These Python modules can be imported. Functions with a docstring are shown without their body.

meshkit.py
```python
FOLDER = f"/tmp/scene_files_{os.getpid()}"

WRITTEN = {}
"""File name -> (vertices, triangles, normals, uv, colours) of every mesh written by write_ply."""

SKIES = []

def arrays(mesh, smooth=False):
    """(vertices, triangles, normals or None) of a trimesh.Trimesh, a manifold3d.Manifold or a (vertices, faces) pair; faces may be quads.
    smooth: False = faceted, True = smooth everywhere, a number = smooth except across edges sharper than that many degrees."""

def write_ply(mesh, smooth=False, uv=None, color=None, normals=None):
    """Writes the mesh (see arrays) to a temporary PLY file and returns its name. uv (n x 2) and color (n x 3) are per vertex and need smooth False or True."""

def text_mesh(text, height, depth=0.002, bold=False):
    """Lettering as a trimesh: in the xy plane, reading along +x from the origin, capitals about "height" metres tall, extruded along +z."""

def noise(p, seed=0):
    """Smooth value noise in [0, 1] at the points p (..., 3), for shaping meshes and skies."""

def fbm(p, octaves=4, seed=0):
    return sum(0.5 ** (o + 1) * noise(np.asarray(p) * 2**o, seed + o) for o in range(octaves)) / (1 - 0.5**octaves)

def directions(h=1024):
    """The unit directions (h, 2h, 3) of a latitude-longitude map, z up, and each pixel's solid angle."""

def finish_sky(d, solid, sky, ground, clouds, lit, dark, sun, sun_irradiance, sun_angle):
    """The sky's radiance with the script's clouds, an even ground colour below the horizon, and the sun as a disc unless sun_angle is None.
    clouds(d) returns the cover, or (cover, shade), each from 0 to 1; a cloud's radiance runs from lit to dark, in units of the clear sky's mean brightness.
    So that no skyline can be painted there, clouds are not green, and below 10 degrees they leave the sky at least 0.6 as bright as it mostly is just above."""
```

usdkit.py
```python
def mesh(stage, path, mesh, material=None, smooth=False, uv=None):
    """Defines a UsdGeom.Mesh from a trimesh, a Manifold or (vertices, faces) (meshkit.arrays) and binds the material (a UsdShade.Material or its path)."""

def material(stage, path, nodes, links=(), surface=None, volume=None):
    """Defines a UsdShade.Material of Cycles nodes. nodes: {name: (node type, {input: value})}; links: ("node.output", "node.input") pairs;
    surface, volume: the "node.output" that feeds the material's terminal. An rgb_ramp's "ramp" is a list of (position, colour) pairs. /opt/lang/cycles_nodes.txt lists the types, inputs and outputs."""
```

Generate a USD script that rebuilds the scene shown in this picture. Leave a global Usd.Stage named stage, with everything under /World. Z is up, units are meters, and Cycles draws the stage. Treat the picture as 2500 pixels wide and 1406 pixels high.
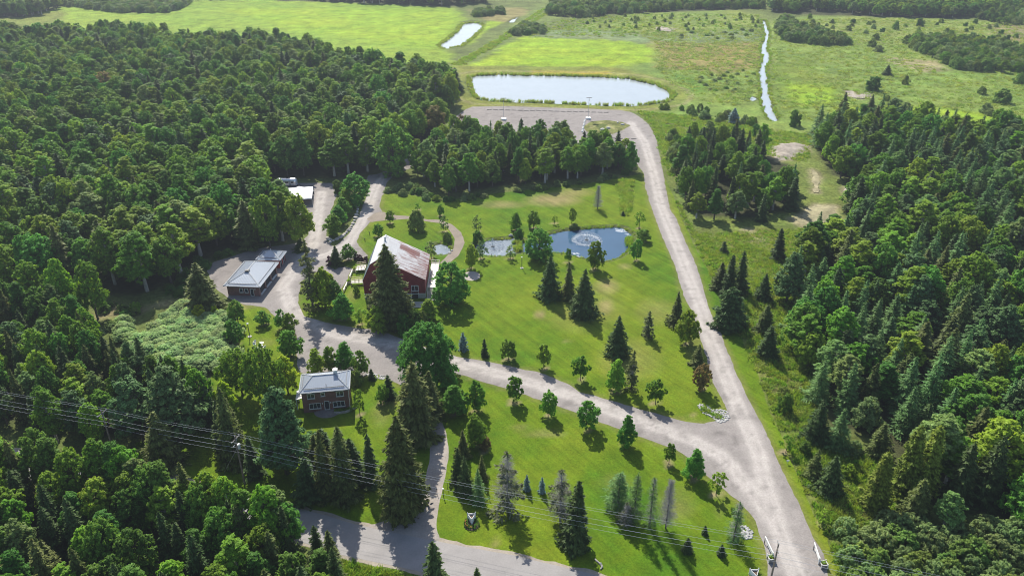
import math, random
import numpy as np, trimesh, shapely, usdkit
from shapely.geometry import Polygon, LineString, Point
from pxr import Usd, UsdGeom, UsdLux, UsdShade, Sdf, Gf, Vt

random.seed(11)
R = np.random.default_rng(11)
stage = Usd.Stage.CreateInMemory()
UsdGeom.SetStageUpAxis(stage, 'Z'); UsdGeom.SetStageMetersPerUnit(stage, 1.0)
UsdGeom.Xform.Define(stage, '/World'); UsdGeom.Scope.Define(stage, '/World/Looks')

# ------------------------------------------------------------------ camera, sky, sun, exposure
F, PITCH, CAMH = 1880.0, math.radians(28.0), 98.0      # focal length in pixels of the 2500 pixel wide photograph
cam = UsdGeom.Camera.Define(stage, '/World/camera')
cam.CreateHorizontalApertureAttr(36.0); cam.CreateVerticalApertureAttr(36.0 * 575 / 1024)
cam.CreateFocalLengthAttr(36.0 * F / 2500)
cam.CreateClippingRangeAttr(Gf.Vec2f(0.5, 20000)); cam.CreateExposureAttr(0.74)
cam.AddTranslateOp().Set(Gf.Vec3d(0, 0, CAMH)); cam.AddRotateXOp().Set(90 - math.degrees(PITCH))

HAZE = 0.00010
SUN_EL, SUN_AZ = math.radians(45.0), math.atan2(-0.27, 0.96)   # the sun stands behind the scene, a little to the left
sky_mat = usdkit.material(stage, '/World/Looks/sky', {
    's': ('sky_texture', {'sky_type': 'single_scattering', 'sun_disc': False, 'sun_elevation': SUN_EL, 'sun_rotation': SUN_AZ, 'altitude': 300.0, 'air_density': 1.0, 'aerosol_density': 1.6, 'ozone_density': 1.0}),
    'b': ('background_shader', {'strength': 0.108})}, [('s.color', 'b.color')], surface='b.background')
dome = UsdLux.DomeLight.Define(stage, '/World/sky')
UsdShade.MaterialBindingAPI.Apply(dome.GetPrim()).Bind(sky_mat)
dome.GetPrim().SetCustomDataByKey('kind', 'structure')
sun = UsdLux.DistantLight.Define(stage, '/World/sun')
sun.CreateNormalizeAttr(True); sun.CreateIntensityAttr(1.2); sun.CreateAngleAttr(0.5); sun.CreateColorAttr(Gf.Vec3f(1.0, 0.94, 0.84))
sun.AddRotateZOp().Set(-math.degrees(SUN_AZ)); sun.AddRotateXOp().Set(-(90 - math.degrees(SUN_EL)))

# ------------------------------------------------------------------ from the photograph's pixels to the ground
cP, sP = math.cos(PITCH), math.sin(PITCH)
def G(px, py, z=0.0):
    """The point at height z that is seen at a pixel of the photograph."""
    u, v = (px - 1250) / F, (py - 703) / F
    d = np.array([u, cP - v * sP, -sP - v * cP])
    return d * ((z - CAMH) / d[2]) + np.array([0, 0, CAMH])
def depth(p):
    return cP * p[1] - sP * (p[2] - CAMH)
def proj(p):
    p = np.asarray(p, float); z = cP * p[..., 1] - sP * (p[..., 2] - CAMH)
    return 1250 + F * p[..., 0] / z, 703 + F * (-sP * p[..., 1] - cP * (p[..., 2] - CAMH)) / z
def height(g, ty):
    k = (ty - 703) / F
    return CAMH - g[1] * (sP + k * cP) / (cP - k * sP)
def GP(pts, z=0.0):
    return [tuple(G(x, y, z)[:2]) for x, y in pts]
def poly(pts):
    p = Polygon(GP(pts))
    return p if p.is_valid else p.buffer(0)

# ------------------------------------------------------------------ noise
def hash2(i, j, s):
    h = (i.astype(np.int64) * 374761393 + j.astype(np.int64) * 668265263 + s * 1442695041) & 0x7fffffff
    h = ((h ^ (h >> 13)) * 1274126177) & 0x7fffffff
    return ((h ^ (h >> 16)) & 0xffff) / 65535.0
def vnoise(x, y, s=0):
    i, j = np.floor(x), np.floor(y); u, v = x - i, y - j
    u, v = u * u * (3 - 2 * u), v * v * (3 - 2 * v)
    return (hash2(i, j, s) * (1 - u) + hash2(i + 1, j, s) * u) * (1 - v) + (hash2(i, j + 1, s) * (1 - u) + hash2(i + 1, j + 1, s) * u) * v
def fbm(x, y, size, s=0, n=4):
    x, y = np.asarray(x, float) / size, np.asarray(y, float) / size; a, t, w = 0.5, 0, 0
    for k in range(n):
        t = t + a * vnoise(x * 2 ** k + 17.3 * k, y * 2 ** k - 9.1 * k, s + k); w += a; a *= 0.5
    return t / w
def sstep(a, b, x):
    t = np.clip((x - a) / (b - a), 0, 1); return t * t * (3 - 2 * t)

# ------------------------------------------------------------------ prims
used = {}
def numbered(parent, name):
    k = used.get((parent, name), -1) + 1; used[(parent, name)] = k
    return f'{parent}/{name}' + (f'_{k:03d}' if k else '')
def tag(prim, label=None, cat=None, group=None, kind=None):
    for k, v in (('label', label), ('category', cat), ('group', group), ('kind', kind)):
        if v: prim.SetCustomDataByKey(k, v)
    return prim
def thing(name, label, cat, loc=(0, 0, 0), rz=0.0, group=None, ref=None, scale=None):
    p = numbered('/World', name)
    x = UsdGeom.Xform.Define(stage, p)
    x.AddTranslateOp().Set(Gf.Vec3d(*map(float, loc))); x.AddRotateZOp().Set(float(math.degrees(rz)))
    if scale is not None: x.AddScaleOp().Set(Gf.Vec3f(*map(float, scale)))
    o = x.GetPrim(); tag(o, label, cat, group)
    if ref:
        o.GetReferences().AddInternalReference(ref); o.SetInstanceable(True)
    return p
def put(parent, name, mesh, mat, smooth=False, label=None, kind=None, tint=None, shade=None):
    """One Mesh prim under parent (a path)."""
    p = numbered(parent, name)
    m = usdkit.mesh(stage, p, mesh, '/World/Looks/' + mat, smooth)
    if tint is not None:
        tint = np.asarray(tint) * (0.76 if mat == 'lawn' else 0.76 if mat in ('gravel', 'asphalt', 'rock') else 0.84 if mat == 'ground' else 0.9)
        UsdGeom.PrimvarsAPI(m).CreatePrimvar('tint', Sdf.ValueTypeNames.Color3fArray, 'vertex').Set(Vt.Vec3fArray.FromNumpy(np.asarray(tint, np.float32)))
    if shade is None and mat.split('_')[0] in ('leaf', 'needle', 'weed', 'reed'): shade = 4
    if shade:                                                          # each leaf spray has its own shade
        n = len(m.GetPointsAttr().Get()); UsdGeom.PrimvarsAPI(m).CreatePrimvar('shade', Sdf.ValueTypeNames.FloatArray, 'vertex').Set(Vt.FloatArray.FromNumpy(np.repeat(np.random.default_rng(n).random(n // shade + 1), shade)[:n].astype(np.float32)))
    tag(m.GetPrim(), label, None, None, kind)
    return p
def struct(name, mesh, mat, smooth=False, tint=None, kind='structure', label=None, cat=None):
    p = put('/World', name, mesh, mat, smooth, label, kind, tint)
    if cat: tag(stage.GetPrimAtPath(p), cat=cat)
    return p

class MB:
    """Collects boxes, beams, tubes and faces into one mesh."""
    def __init__(s): s.v, s.f, s.n = [], [], 0
    def add(s, v, f):
        s.v.append(np.asarray(v, float)); s.f.append(np.asarray(f, int) + s.n); s.n += len(v); return s
    def tm(s, m): return s.add(m.vertices, m.faces)
    def box(s, c, size, rz=0.0):
        x, y, z = np.array(size) / 2
        v = np.array([[a * x, b * y, d * z] for a in (-1, 1) for b in (-1, 1) for d in (-1, 1)])
        if rz: v = v @ np.array([[math.cos(rz), math.sin(rz), 0], [-math.sin(rz), math.cos(rz), 0], [0, 0, 1]])
        f = [[0, 1, 3], [0, 3, 2], [4, 6, 7], [4, 7, 5], [0, 4, 5], [0, 5, 1], [2, 3, 7], [2, 7, 6], [0, 2, 6], [0, 6, 4], [1, 5, 7], [1, 7, 3]]
        return s.add(v + np.array(c), f)
    def tube(s, pts, rad, sides=6, cap=True):
        p = np.asarray(pts, float); rad = np.broadcast_to(np.asarray(rad, float), (len(p),))
        t = np.gradient(p, axis=0); t /= np.linalg.norm(t, axis=1, keepdims=True) + 1e-12
        a = np.cross(t, np.where(np.abs(t[:, 2:]) < 0.9, [0, 0, 1.0], [1.0, 0, 0])); a /= np.linalg.norm(a, axis=1, keepdims=True) + 1e-12
        b = np.cross(t, a); an = np.arange(sides) * 2 * np.pi / sides
        v = p[:, None] + rad[:, None, None] * (np.cos(an)[None, :, None] * a[:, None] + np.sin(an)[None, :, None] * b[:, None])
        i, j = np.meshgrid(np.arange(len(p) - 1), np.arange(sides), indexing='ij')
        q = np.stack([i * sides + j, i * sides + (j + 1) % sides, (i + 1) * sides + (j + 1) % sides, (i + 1) * sides + j], -1).reshape(-1, 4)
        f = np.vstack([q[:, [0, 1, 2]], q[:, [0, 2, 3]]]); v = v.reshape(-1, 3)
        if cap:
            n = len(p) * sides; v = np.vstack([v, p[0], p[-1]]); k = np.arange(sides)
            f = np.vstack([f, np.stack([np.full(sides, n), (k + 1) % sides, k], 1), np.stack([np.full(sides, n + 1), n - sides + k, n - sides + (k + 1) % sides], 1)])
        return s.add(v, f)
    def beam(s, a, b, w, h):
        """A rectangular bar from a to b, w wide and h high."""
        a, b = np.array(a, float), np.array(b, float); d = (b - a) / np.linalg.norm(b - a)
        r = np.cross(d, [0, 0, 1.0]); r = r / np.linalg.norm(r) if np.linalg.norm(r) > 1e-6 else np.array([1.0, 0, 0]); u = np.cross(r, d)
        v = [p + i * r * w / 2 + j * u * h / 2 for p in (a, b) for i, j in ((-1, -1), (1, -1), (1, 1), (-1, 1))]
        return s.add(v, [[0, 1, 2], [0, 2, 3], [4, 6, 5], [4, 7, 6], [0, 4, 5], [0, 5, 1], [1, 5, 6], [1, 6, 2], [2, 6, 7], [2, 7, 3], [3, 7, 4], [3, 4, 0]])
    def cyl(s, c, r, h, sides=16, r2=None):
        return s.tube([c, (c[0], c[1], c[2] + h)], [r, r if r2 is None else r2], sides)
    def slab(s, top, t):
        """A flat or bent face given by its corners, thickened downwards by t."""
        top = np.asarray(top, float); n = len(top); low = top - np.array([0, 0, t])
        f = [[0, k, k + 1] for k in range(1, n - 1)] + [[n, n + k + 1, n + k] for k in range(1, n - 1)]
        for k in range(n):
            j = (k + 1) % n; f += [[k, n + k, n + j], [k, n + j, j]]
        return s.add(np.vstack([top, low]), f)
    def mesh(s): return np.vstack(s.v), np.vstack(s.f)

# ------------------------------------------------------------------ materials
def mat(name, nodes, links, surface='p.BSDF', volume=None):
    return usdkit.material(stage, '/World/Looks/' + name, nodes, links, surface=surface, volume=volume)
def plain(name, col, rough=0.6, metal=0.0, var=0.12, scale=1.5, spec=0.4, bump=0.0):
    """Paint, wood, metal or stone with some wear."""
    n = {'g': ('geometry', {}), 'n': ('noise_texture', {'scale': scale, 'detail': 6.0, 'roughness': 0.65}),
         'r': ('map_range', {'from_min': 0.25, 'from_max': 0.75, 'to_min': 1 - var, 'to_max': 1 + var}),
         'h': ('hsv', {'color': col}), 'p': ('principled_bsdf', {'roughness': rough, 'metallic': metal, 'specular_ior_level': spec})}
    l = [('g.position', 'n.vector'), ('n.fac', 'r.value'), ('r.result', 'h.value'), ('h.color', 'p.base_color')]
    if bump:
        n['b'] = ('bump', {'strength': 0.6, 'distance': bump}); l += [('n.fac', 'b.height'), ('b.normal', 'p.normal')]
    return mat(name, n, l)
def leafmat(name, col, trans=0.34, hue=0.035, val=0.34, isl=0.45, rough=0.55):
    """Foliage: every tree has its own shade and every leaf spray too; light passes through."""
    mat(name, {'o': ('object_info', {}), 'g': ('attribute', {'attribute': 'shade'}),
        'w': ('white_noise_texture', {'dimensions': '1D'}),
        'a': ('map_range', {'to_min': 0.5 - hue, 'to_max': 0.5 + hue}), 'b': ('map_range', {'to_min': 1 - val, 'to_max': 1 + val}),
        'c': ('map_range', {'to_min': 1 - isl, 'to_max': 1 + isl}), 'm': ('math', {'math_type': 'multiply'}),
        'h': ('hsv', {'color': col}), 't': ('hsv', {'hue': 0.482, 'saturation': 1.08, 'value': 1.25}),
        'p': ('principled_bsdf', {'roughness': rough, 'specular_ior_level': 0.12}), 'tr': ('translucent_bsdf', {}), 'x': ('mix_closure', {'fac': trans})},
        [('o.random', 'a.value'), ('o.random', 'w.w'), ('w.value', 'b.value'), ('g.fac', 'c.value'),
         ('a.result', 'h.hue'), ('b.result', 'm.value1'), ('c.result', 'm.value2'), ('m.value', 'h.value'), ('h.color', 'p.base_color'), ('h.color', 't.color'),
         ('t.color', 'tr.color'), ('p.BSDF', 'x.closure1'), ('tr.BSDF', 'x.closure2')], surface='x.closure')
def soil(name, fine, amp, big, bigamp, bump, rough=0.9, wave=None):
    """Ground whose colour is that of its cover, given point by point (tint), with grain of two sizes and relief."""
    n = {'t': ('attribute', {'attribute': 'tint'}), 'g': ('geometry', {}),
         'n1': ('noise_texture', {'scale': fine, 'detail': 8.0, 'roughness': 0.7}), 'n2': ('noise_texture', {'scale': big, 'detail': 4.0, 'roughness': 0.6}),
         'n3': ('noise_texture', {'scale': fine * 0.21, 'detail': 4.0, 'roughness': 0.6}),
         'r1': ('map_range', {'from_min': 0.3, 'from_max': 0.7, 'to_min': 1 - amp, 'to_max': 1 + amp}), 'r2': ('map_range', {'from_min': 0.3, 'from_max': 0.7, 'to_min': 1 - bigamp, 'to_max': 1 + bigamp}),
         'r3': ('map_range', {'from_min': 0.25, 'from_max': 0.75, 'to_min': 0.488, 'to_max': 0.512}),
         'm': ('math', {'math_type': 'multiply'}), 'h': ('hsv', {}), 'b': ('bump', {'strength': 0.7, 'distance': bump}),
         'p': ('principled_bsdf', {'roughness': rough, 'specular_ior_level': 0.06})}
    l = [('g.position', 'n1.vector'), ('g.position', 'n2.vector'), ('g.position', 'n3.vector'), ('n1.fac', 'r1.value'), ('n2.fac', 'r2.value'), ('n3.fac', 'r3.value'), ('r3.result', 'h.hue'),
         ('r1.result', 'm.value1'), ('r2.result', 'm.value2'), ('m.value', 'h.value'), ('t.color', 'h.color'), ('h.color', 'p.base_color'), ('n1.fac', 'b.height'), ('b.normal', 'p.normal')]
    if wave:                                                         # mowing lines
        n.update({'mp': ('mapping', {'rotation': (0, 0, wave[0])}), 'wv': ('noise_texture', {'scale': 1.0, 'detail': 2.0}), 'wm': ('mapping', {'scale': (wave[1], 0.02, 0.0)}),
                  'wr': ('map_range', {'from_min': 0.3, 'from_max': 0.7, 'to_min': 1 - wave[2], 'to_max': 1 + wave[2]}), 'm2': ('math', {'math_type': 'multiply'})})
        l = [x for x in l if x != ('m.value', 'h.value')] + [('g.position', 'mp.vector'), ('mp.vector', 'wm.vector'), ('wm.vector', 'wv.vector'), ('wv.fac', 'wr.value'), ('m.value', 'm2.value1'), ('wr.result', 'm2.value2'), ('m2.value', 'h.value')]
    mat(name, n, l)
def water(name, col, rough, bump, scale, spec=0.5, ior=1.333, var=0.06):
    mat(name, {'g': ('geometry', {}), 'n': ('noise_texture', {'scale': scale, 'detail': 4.0}), 'b': ('bump', {'strength': 0.5, 'distance': bump}),
        'n2': ('noise_texture', {'scale': 0.12, 'detail': 5.0}), 'r': ('map_range', {'from_min': 0.3, 'from_max': 0.7, 'to_min': 1 - var, 'to_max': 1 + var}), 'h': ('hsv', {'color': col}),
        'p': ('principled_bsdf', {'roughness': rough, 'ior': ior, 'specular_ior_level': spec})},
        [('g.position', 'n.vector'), ('g.position', 'n2.vector'), ('n2.fac', 'r.value'), ('r.result', 'h.value'), ('h.color', 'p.base_color'), ('n.fac', 'b.height'), ('b.normal', 'p.normal')])

soil('ground', 0.8, 0.50, 0.11, 0.30, 0.45)
soil('lawn', 2.4, 0.30, 0.22, 0.16, 0.08, wave=(-0.62, 0.9, 0.15))
soil('gravel', 2.6, 0.17, 0.35, 0.08, 0.05)
soil('asphalt', 3.0, 0.08, 0.3, 0.05, 0.01, 0.85)
soil('rock', 0.9, 0.3, 0.3, 0.2, 0.25)
soil('roof_tint', 3.0, 0.12, 0.5, 0.08, 0.01, 0.5)
water('water_pale', (0.27, 0.305, 0.325), 0.12, 0.0008, 0.6, var=0.03)
water('water_blue', (0.034, 0.080, 0.140), 0.06, 0.008, 1.5)
water('water_stirred', (0.15, 0.185, 0.22), 0.2, 0.02, 2.5)
plain('foam', (0.52, 0.56, 0.60), 0.4, var=0.08)
plain('bark', (0.075, 0.06, 0.045), 0.9, var=0.3, scale=4)
plain('bark_pale', (0.30, 0.28, 0.24), 0.85, var=0.4, scale=3)
plain('dead_twigs', (0.26, 0.25, 0.235), 0.9, var=0.3, scale=3)
G_ = {'leaf_mid': (0.120, 0.225, 0.022), 'leaf_fresh': (0.158, 0.265, 0.026), 'leaf_dark': (0.078, 0.170, 0.026), 'leaf_grey': (0.150, 0.230, 0.066),
      'leaf_lime': (0.260, 0.320, 0.018), 'leaf_maple': (0.095, 0.215, 0.030), 'leaf_sumac': (0.270, 0.370, 0.160), 'leaf_shrub': (0.150, 0.230, 0.05),
      'leaf_willow': (0.175, 0.245, 0.088), 'leaf_purple': (0.075, 0.035, 0.050), 'leaf_red': (0.15, 0.12, 0.04), 'leaf_rust': (0.20, 0.18, 0.05),
      'needle': (0.046, 0.080, 0.022), 'needle_olive': (0.080, 0.103, 0.026), 'needle_blue': (0.130, 0.195, 0.185), 'needle_larch': (0.085, 0.165, 0.048), 'needle_pine': (0.066, 0.125, 0.038), 'needle_cedar': (0.125, 0.165, 0.022), 'needle_grey': (0.085, 0.10, 0.05),
      'weed': (0.225, 0.330, 0.055), 'weed_pale': (0.260, 0.345, 0.085), 'weed_lush': (0.180, 0.320, 0.042), 'reed': (0.21, 0.28, 0.055)}
for k, c in G_.items():
    n_ = k.startswith('needle'); leafmat(k, tuple(v * (1.4 if n_ else 1.36 if k.startswith('leaf') else 0.92) for v in c), trans=0.25 if n_ else 0.52, isl=0.35, hue=0.014 if n_ else 0.022, val=0.19)
plain('barn_red', (0.20, 0.024, 0.026), 0.8, var=0.25, scale=0.8)
plain('shed_red', (0.28, 0.045, 0.03), 0.8, var=0.2, scale=0.8)
plain('concrete', (0.38, 0.37, 0.35), 0.85, var=0.12, scale=1.2)
plain('white', (0.62, 0.62, 0.60), 0.5, var=0.05)
plain('canvas', (0.82, 0.82, 0.81), 0.6, var=0.03)
plain('metal_roof', (0.36, 0.40, 0.45), 0.42, 0.2, var=0.05, scale=0.7)
plain('metal_trim', (0.25, 0.27, 0.29), 0.65, 0.0, var=0.05)
plain('seam', (0.36, 0.39, 0.43), 0.4, 0.3, var=0.05)
plain('dark_metal', (0.025, 0.027, 0.03), 0.5, 0.3)
plain('galvanised', (0.42, 0.44, 0.46), 0.4, 0.6)
plain('wire', (0.40, 0.41, 0.42), 0.45, 0.3)
plain('deck_wood', (0.60, 0.57, 0.52), 0.75, var=0.12, scale=2)
plain('new_wood', (0.46, 0.40, 0.27), 0.75, var=0.15, scale=2)
plain('grey_wood', (0.20, 0.18, 0.165), 0.85, var=0.2, scale=2)
plain('pole_wood', (0.17, 0.135, 0.105), 0.85, var=0.25, scale=2)
plain('dark_inside', (0.018, 0.018, 0.02), 0.8)
plain('soil', (0.09, 0.065, 0.048), 0.95, var=0.3, scale=3)
plain('stone', (0.36, 0.34, 0.31), 0.85, var=0.35, scale=1.8, bump=0.05)
plain('stone_white', (0.33, 0.33, 0.32), 0.85, var=0.4, scale=4)
plain('stop', (0.16, 0.145, 0.13), 0.85, var=0.2)
plain('brown_roof', (0.16, 0.065, 0.03), 0.8, var=0.25)
plain('panel', (0.02, 0.03, 0.06), 0.15, 0.0, spec=0.6)
plain('aluminium', (0.60, 0.61, 0.63), 0.3, 0.7, var=0.06)
plain('black_car', (0.02, 0.021, 0.024), 0.2, spec=0.6)
plain('flower', (0.5, 0.18, 0.05), 0.7, var=0.4, scale=8)
mat('glass', {'p': ('principled_bsdf', {'base_color': (0.02, 0.028, 0.034), 'roughness': 0.06, 'specular_ior_level': 0.6})}, [])
mat('brick', {'c': ('texture_coordinate', {}), 'g': ('geometry', {}), 'mp': ('mapping', {'rotation': (1.5708, 0, 0)}), 'b': ('brick_texture', {'color1': (0.175, 0.045, 0.036), 'color2': (0.125, 0.034, 0.030), 'mortar': (0.16, 0.12, 0.10), 'scale': 1.0, 'mortar_size': 0.012, 'brick_width': 0.22, 'row_height': 0.075}),
    'n': ('noise_texture', {'scale': 0.9, 'detail': 6.0}), 'r': ('map_range', {'from_min': 0.3, 'from_max': 0.7, 'to_min': 0.8, 'to_max': 1.2}), 'h': ('hsv', {}), 'p': ('principled_bsdf', {'roughness': 0.85})},
    [('c.object', 'mp.vector'), ('mp.vector', 'b.vector'), ('g.position', 'n.vector'), ('n.fac', 'r.value'), ('r.result', 'h.value'), ('b.color', 'h.color'), ('h.color', 'p.base_color')])
# ------------------------------------------------------------------ where the ground is what: outlines traced on the photograph and laid on the ground
gravel_px = [(1868,1450),(1875,1404),(1868,1336),(1841,1267),(1804,1223),(1769,1196),(1722,1158),(1684,1121),(1650,1097),(1571,1069),(1469,1032),(1352,987),(1240,950),(1161,926),(1100,908),(1050,918),(1010,945),(977,940),(940,920),(905,912),(880,924),(856,905),(790,912),(736,912),(728,900),(724,870),(726,845),(724,818),(705,795),(669,771),(648,750),(597,743),(560,730),(520,700),(505,661),(520,640),(553,631),(600,615),(640,605),(700,598),(735,590),(752,575),(757,550),(700,505),(672,480),(662,450),(720,447),(815,447),(826,468),(810,510),(799,550),(797,580),(800,592),(815,604),(824,598),(854,569),(875,528),(887,500),(896,475),(905,452),(893,440),(900,428),(925,425),(945,415),(975,395),(1000,370),(1040,345),(1090,320),(1100,300),(1112,285),(1133,270),(1152,261),(1240,260),(1360,264),(1510,269),(1540,274),(1562,286),(1584,304),(1596,326),(1602,341),(1612,386),(1629,478),(1636,511),(1650,532),(1674,593),(1698,641),(1711,685),(1732,757),(1759,812),(1787,887),(1810,938),(1841,998),(1882,1080),(1903,1138),(1950,1230),(1988,1319),(2012,1353),(2022,1404),(2040,1450)]
middle_px = [(1571,422),(1555,402),(1500,386),(1400,372),(1300,362),(1150,352),(1120,348),(1060,378),(1000,412),(962,430),(945,445),(939,460),(930,490),(926,504),(933,518),(920,530),(905,542),(881,566),(871,593),(885,612),(900,625),(880,632),(838,634),(812,628),(799,638),(812,649),(838,650),(862,656),(850,672),(845,690),(828,712),(812,703),(795,672),(765,662),(735,690),(727,740),(744,774),(812,791),(905,805),(946,814),(1000,835),(1060,855),(1120,870),(1230,890),(1332,914),(1387,938),(1417,957),(1537,991),(1670,1028),(1718,1035),(1748,1026),(1774,1010),(1770,987),(1742,933),(1722,863),(1691,767),(1670,723),(1646,644),(1615,576),(1592,511),(1576,460)]
island_px = [(1424,309),(1444,297),(1480,294),(1520,299),(1539,307),(1520,318),(1496,328),(1460,330),(1432,322)]
path_px = [(933,517),(967,526),(997,528),(1045,536),(1073,537),(1103,548),(1127,569),(1135,593),(1120,624),(1093,646),(1073,643),(1086,631),(1107,607),(1110,583),(1096,559),(1076,545),(1049,542),(997,535),(943,538),(905,543),(895,535),(915,520)]
lane_px = [(1040,945),(1062,960),(1070,1000),(1079,1028),(1093,1069),(1095,1117),(1083,1182),(1069,1233),(1064,1280),(1072,1322),(1060,1335),(890,1300),(900,1283),(960,1262),(1010,1225),(1035,1180),(1048,1130),(1052,1080),(1050,1030),(1035,985),(1010,955)]
road_mid_px = [(-420,1040),(-200,1090),(99,1142),(341,1182),(461,1212),(600,1246),(760,1288),(850,1316),(1072,1362),(1250,1395),(1434,1440),(1700,1506),(2000,1580),(2400,1680)]
lawn_px = [(918,470),(1000,476),(1080,490),(1200,474),(1450,446),(1540,430),(1578,420),(1660,600),(1720,760),(1780,900),(1830,1000),(1860,1150),(1900,1300),(1885,1470),(1600,1462),(1434,1410),(1229,1352),(1072,1328),(902,1290),(744,1250),(600,1212),(461,1178),(341,1146),(330,1080),(480,1060),(520,960),(512,900),(560,850),(575,790),(560,735),(600,735),(700,690),(740,640),(830,600),(880,560),(905,520)]
verge_px = [(1620,430),(1640,470),(1662,530),(1690,590),(1716,640),(1739,680),(1762,740),(1800,805),(1830,870),(1855,926),(1882,1015),(1909,1069),(1947,1165),(1978,1233),(2019,1312),(2053,1400),(2070,1470),(2000,1470),(1980,1340),(1890,1150),(1790,940),(1715,740),(1650,560),(1612,450)]
big_pond_px = [(1141,191),(1150,186),(1175,182),(1202,181),(1332,183),(1469,186),(1537,191),(1588,201),(1632,218),(1650,232),(1632,247),(1588,254),(1537,258),(1451,256),(1332,251),(1230,247),(1178,244),(1158,235),(1148,218)]
far_pond_px = [(1129,58),(1161,55),(1178,60),(1175,72),(1148,96),(1120,113),(1083,119),(1071,111),(1093,96),(1117,78)]
pond_px = [(1350,568),(1380,561),(1420,558),(1460,555),(1500,552),(1524,555),(1540,570),(1540,586),(1532,608),(1510,624),(1480,634),(1440,631),(1416,626),(1396,618),(1360,614),(1335,610),(1325,600),(1326,586),(1335,574)]
upper_pond_px = [(1158,604),(1166,592),(1200,585),(1240,582),(1256,578),(1275,584),(1284,596),(1280,612),(1240,620),(1196,622),(1166,617)]
neck_px = [(1276,592),(1330,588),(1334,606),(1290,616),(1276,608)]
barn_pond_px = [(1055,606),(1060,597),(1078,592),(1094,596),(1100,606),(1095,615),(1077,619),(1062,616)]
stream_px = [(1864,50),(1868,62),(1873,85),(1868,106),(1864,119),(1872,137),(1866,155),(1861,175),(1865,205),(1869,239),(1880,275),(1889,292)]
puddle_px = [(1830,243),(1835,233),(1846,238),(1842,246)]
glint_px = [(1243,52),(1252,47),(1266,41),(1258,50),(1250,57)]
sand_pad_px = [(1151 + 21.5 * math.cos(a), 674 + 11.5 * math.sin(a)) for a in np.linspace(0, 6.283, 25)[:-1]]

def rough_edge(p, amp, step=0.8, size=2.5, seed=5):
    """The outline broken up as a worn edge is."""
    def ring(c):
        L = LineString(c); n = max(8, int(L.length / step)); q = np.array([L.interpolate(i / n, True).coords[0] for i in range(n)])
        t = np.roll(q, -1, 0) - np.roll(q, 1, 0); t /= np.linalg.norm(t, axis=1, keepdims=True) + 1e-9
        o = (fbm(q[:, 0], q[:, 1], size, seed, 3) - 0.5) * 2 * amp * 1.6
        return q + np.stack([t[:, 1], -t[:, 0]], 1) * o[:, None]
    out = []
    for g in getattr(p, 'geoms', [p]):
        out.append(Polygon(ring(g.exterior.coords), [ring(i.coords) for i in g.interiors]).buffer(0))
    return shapely.union_all(out)
def smooth(p, r): return p.buffer(r).buffer(-2 * r).buffer(r)

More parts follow.
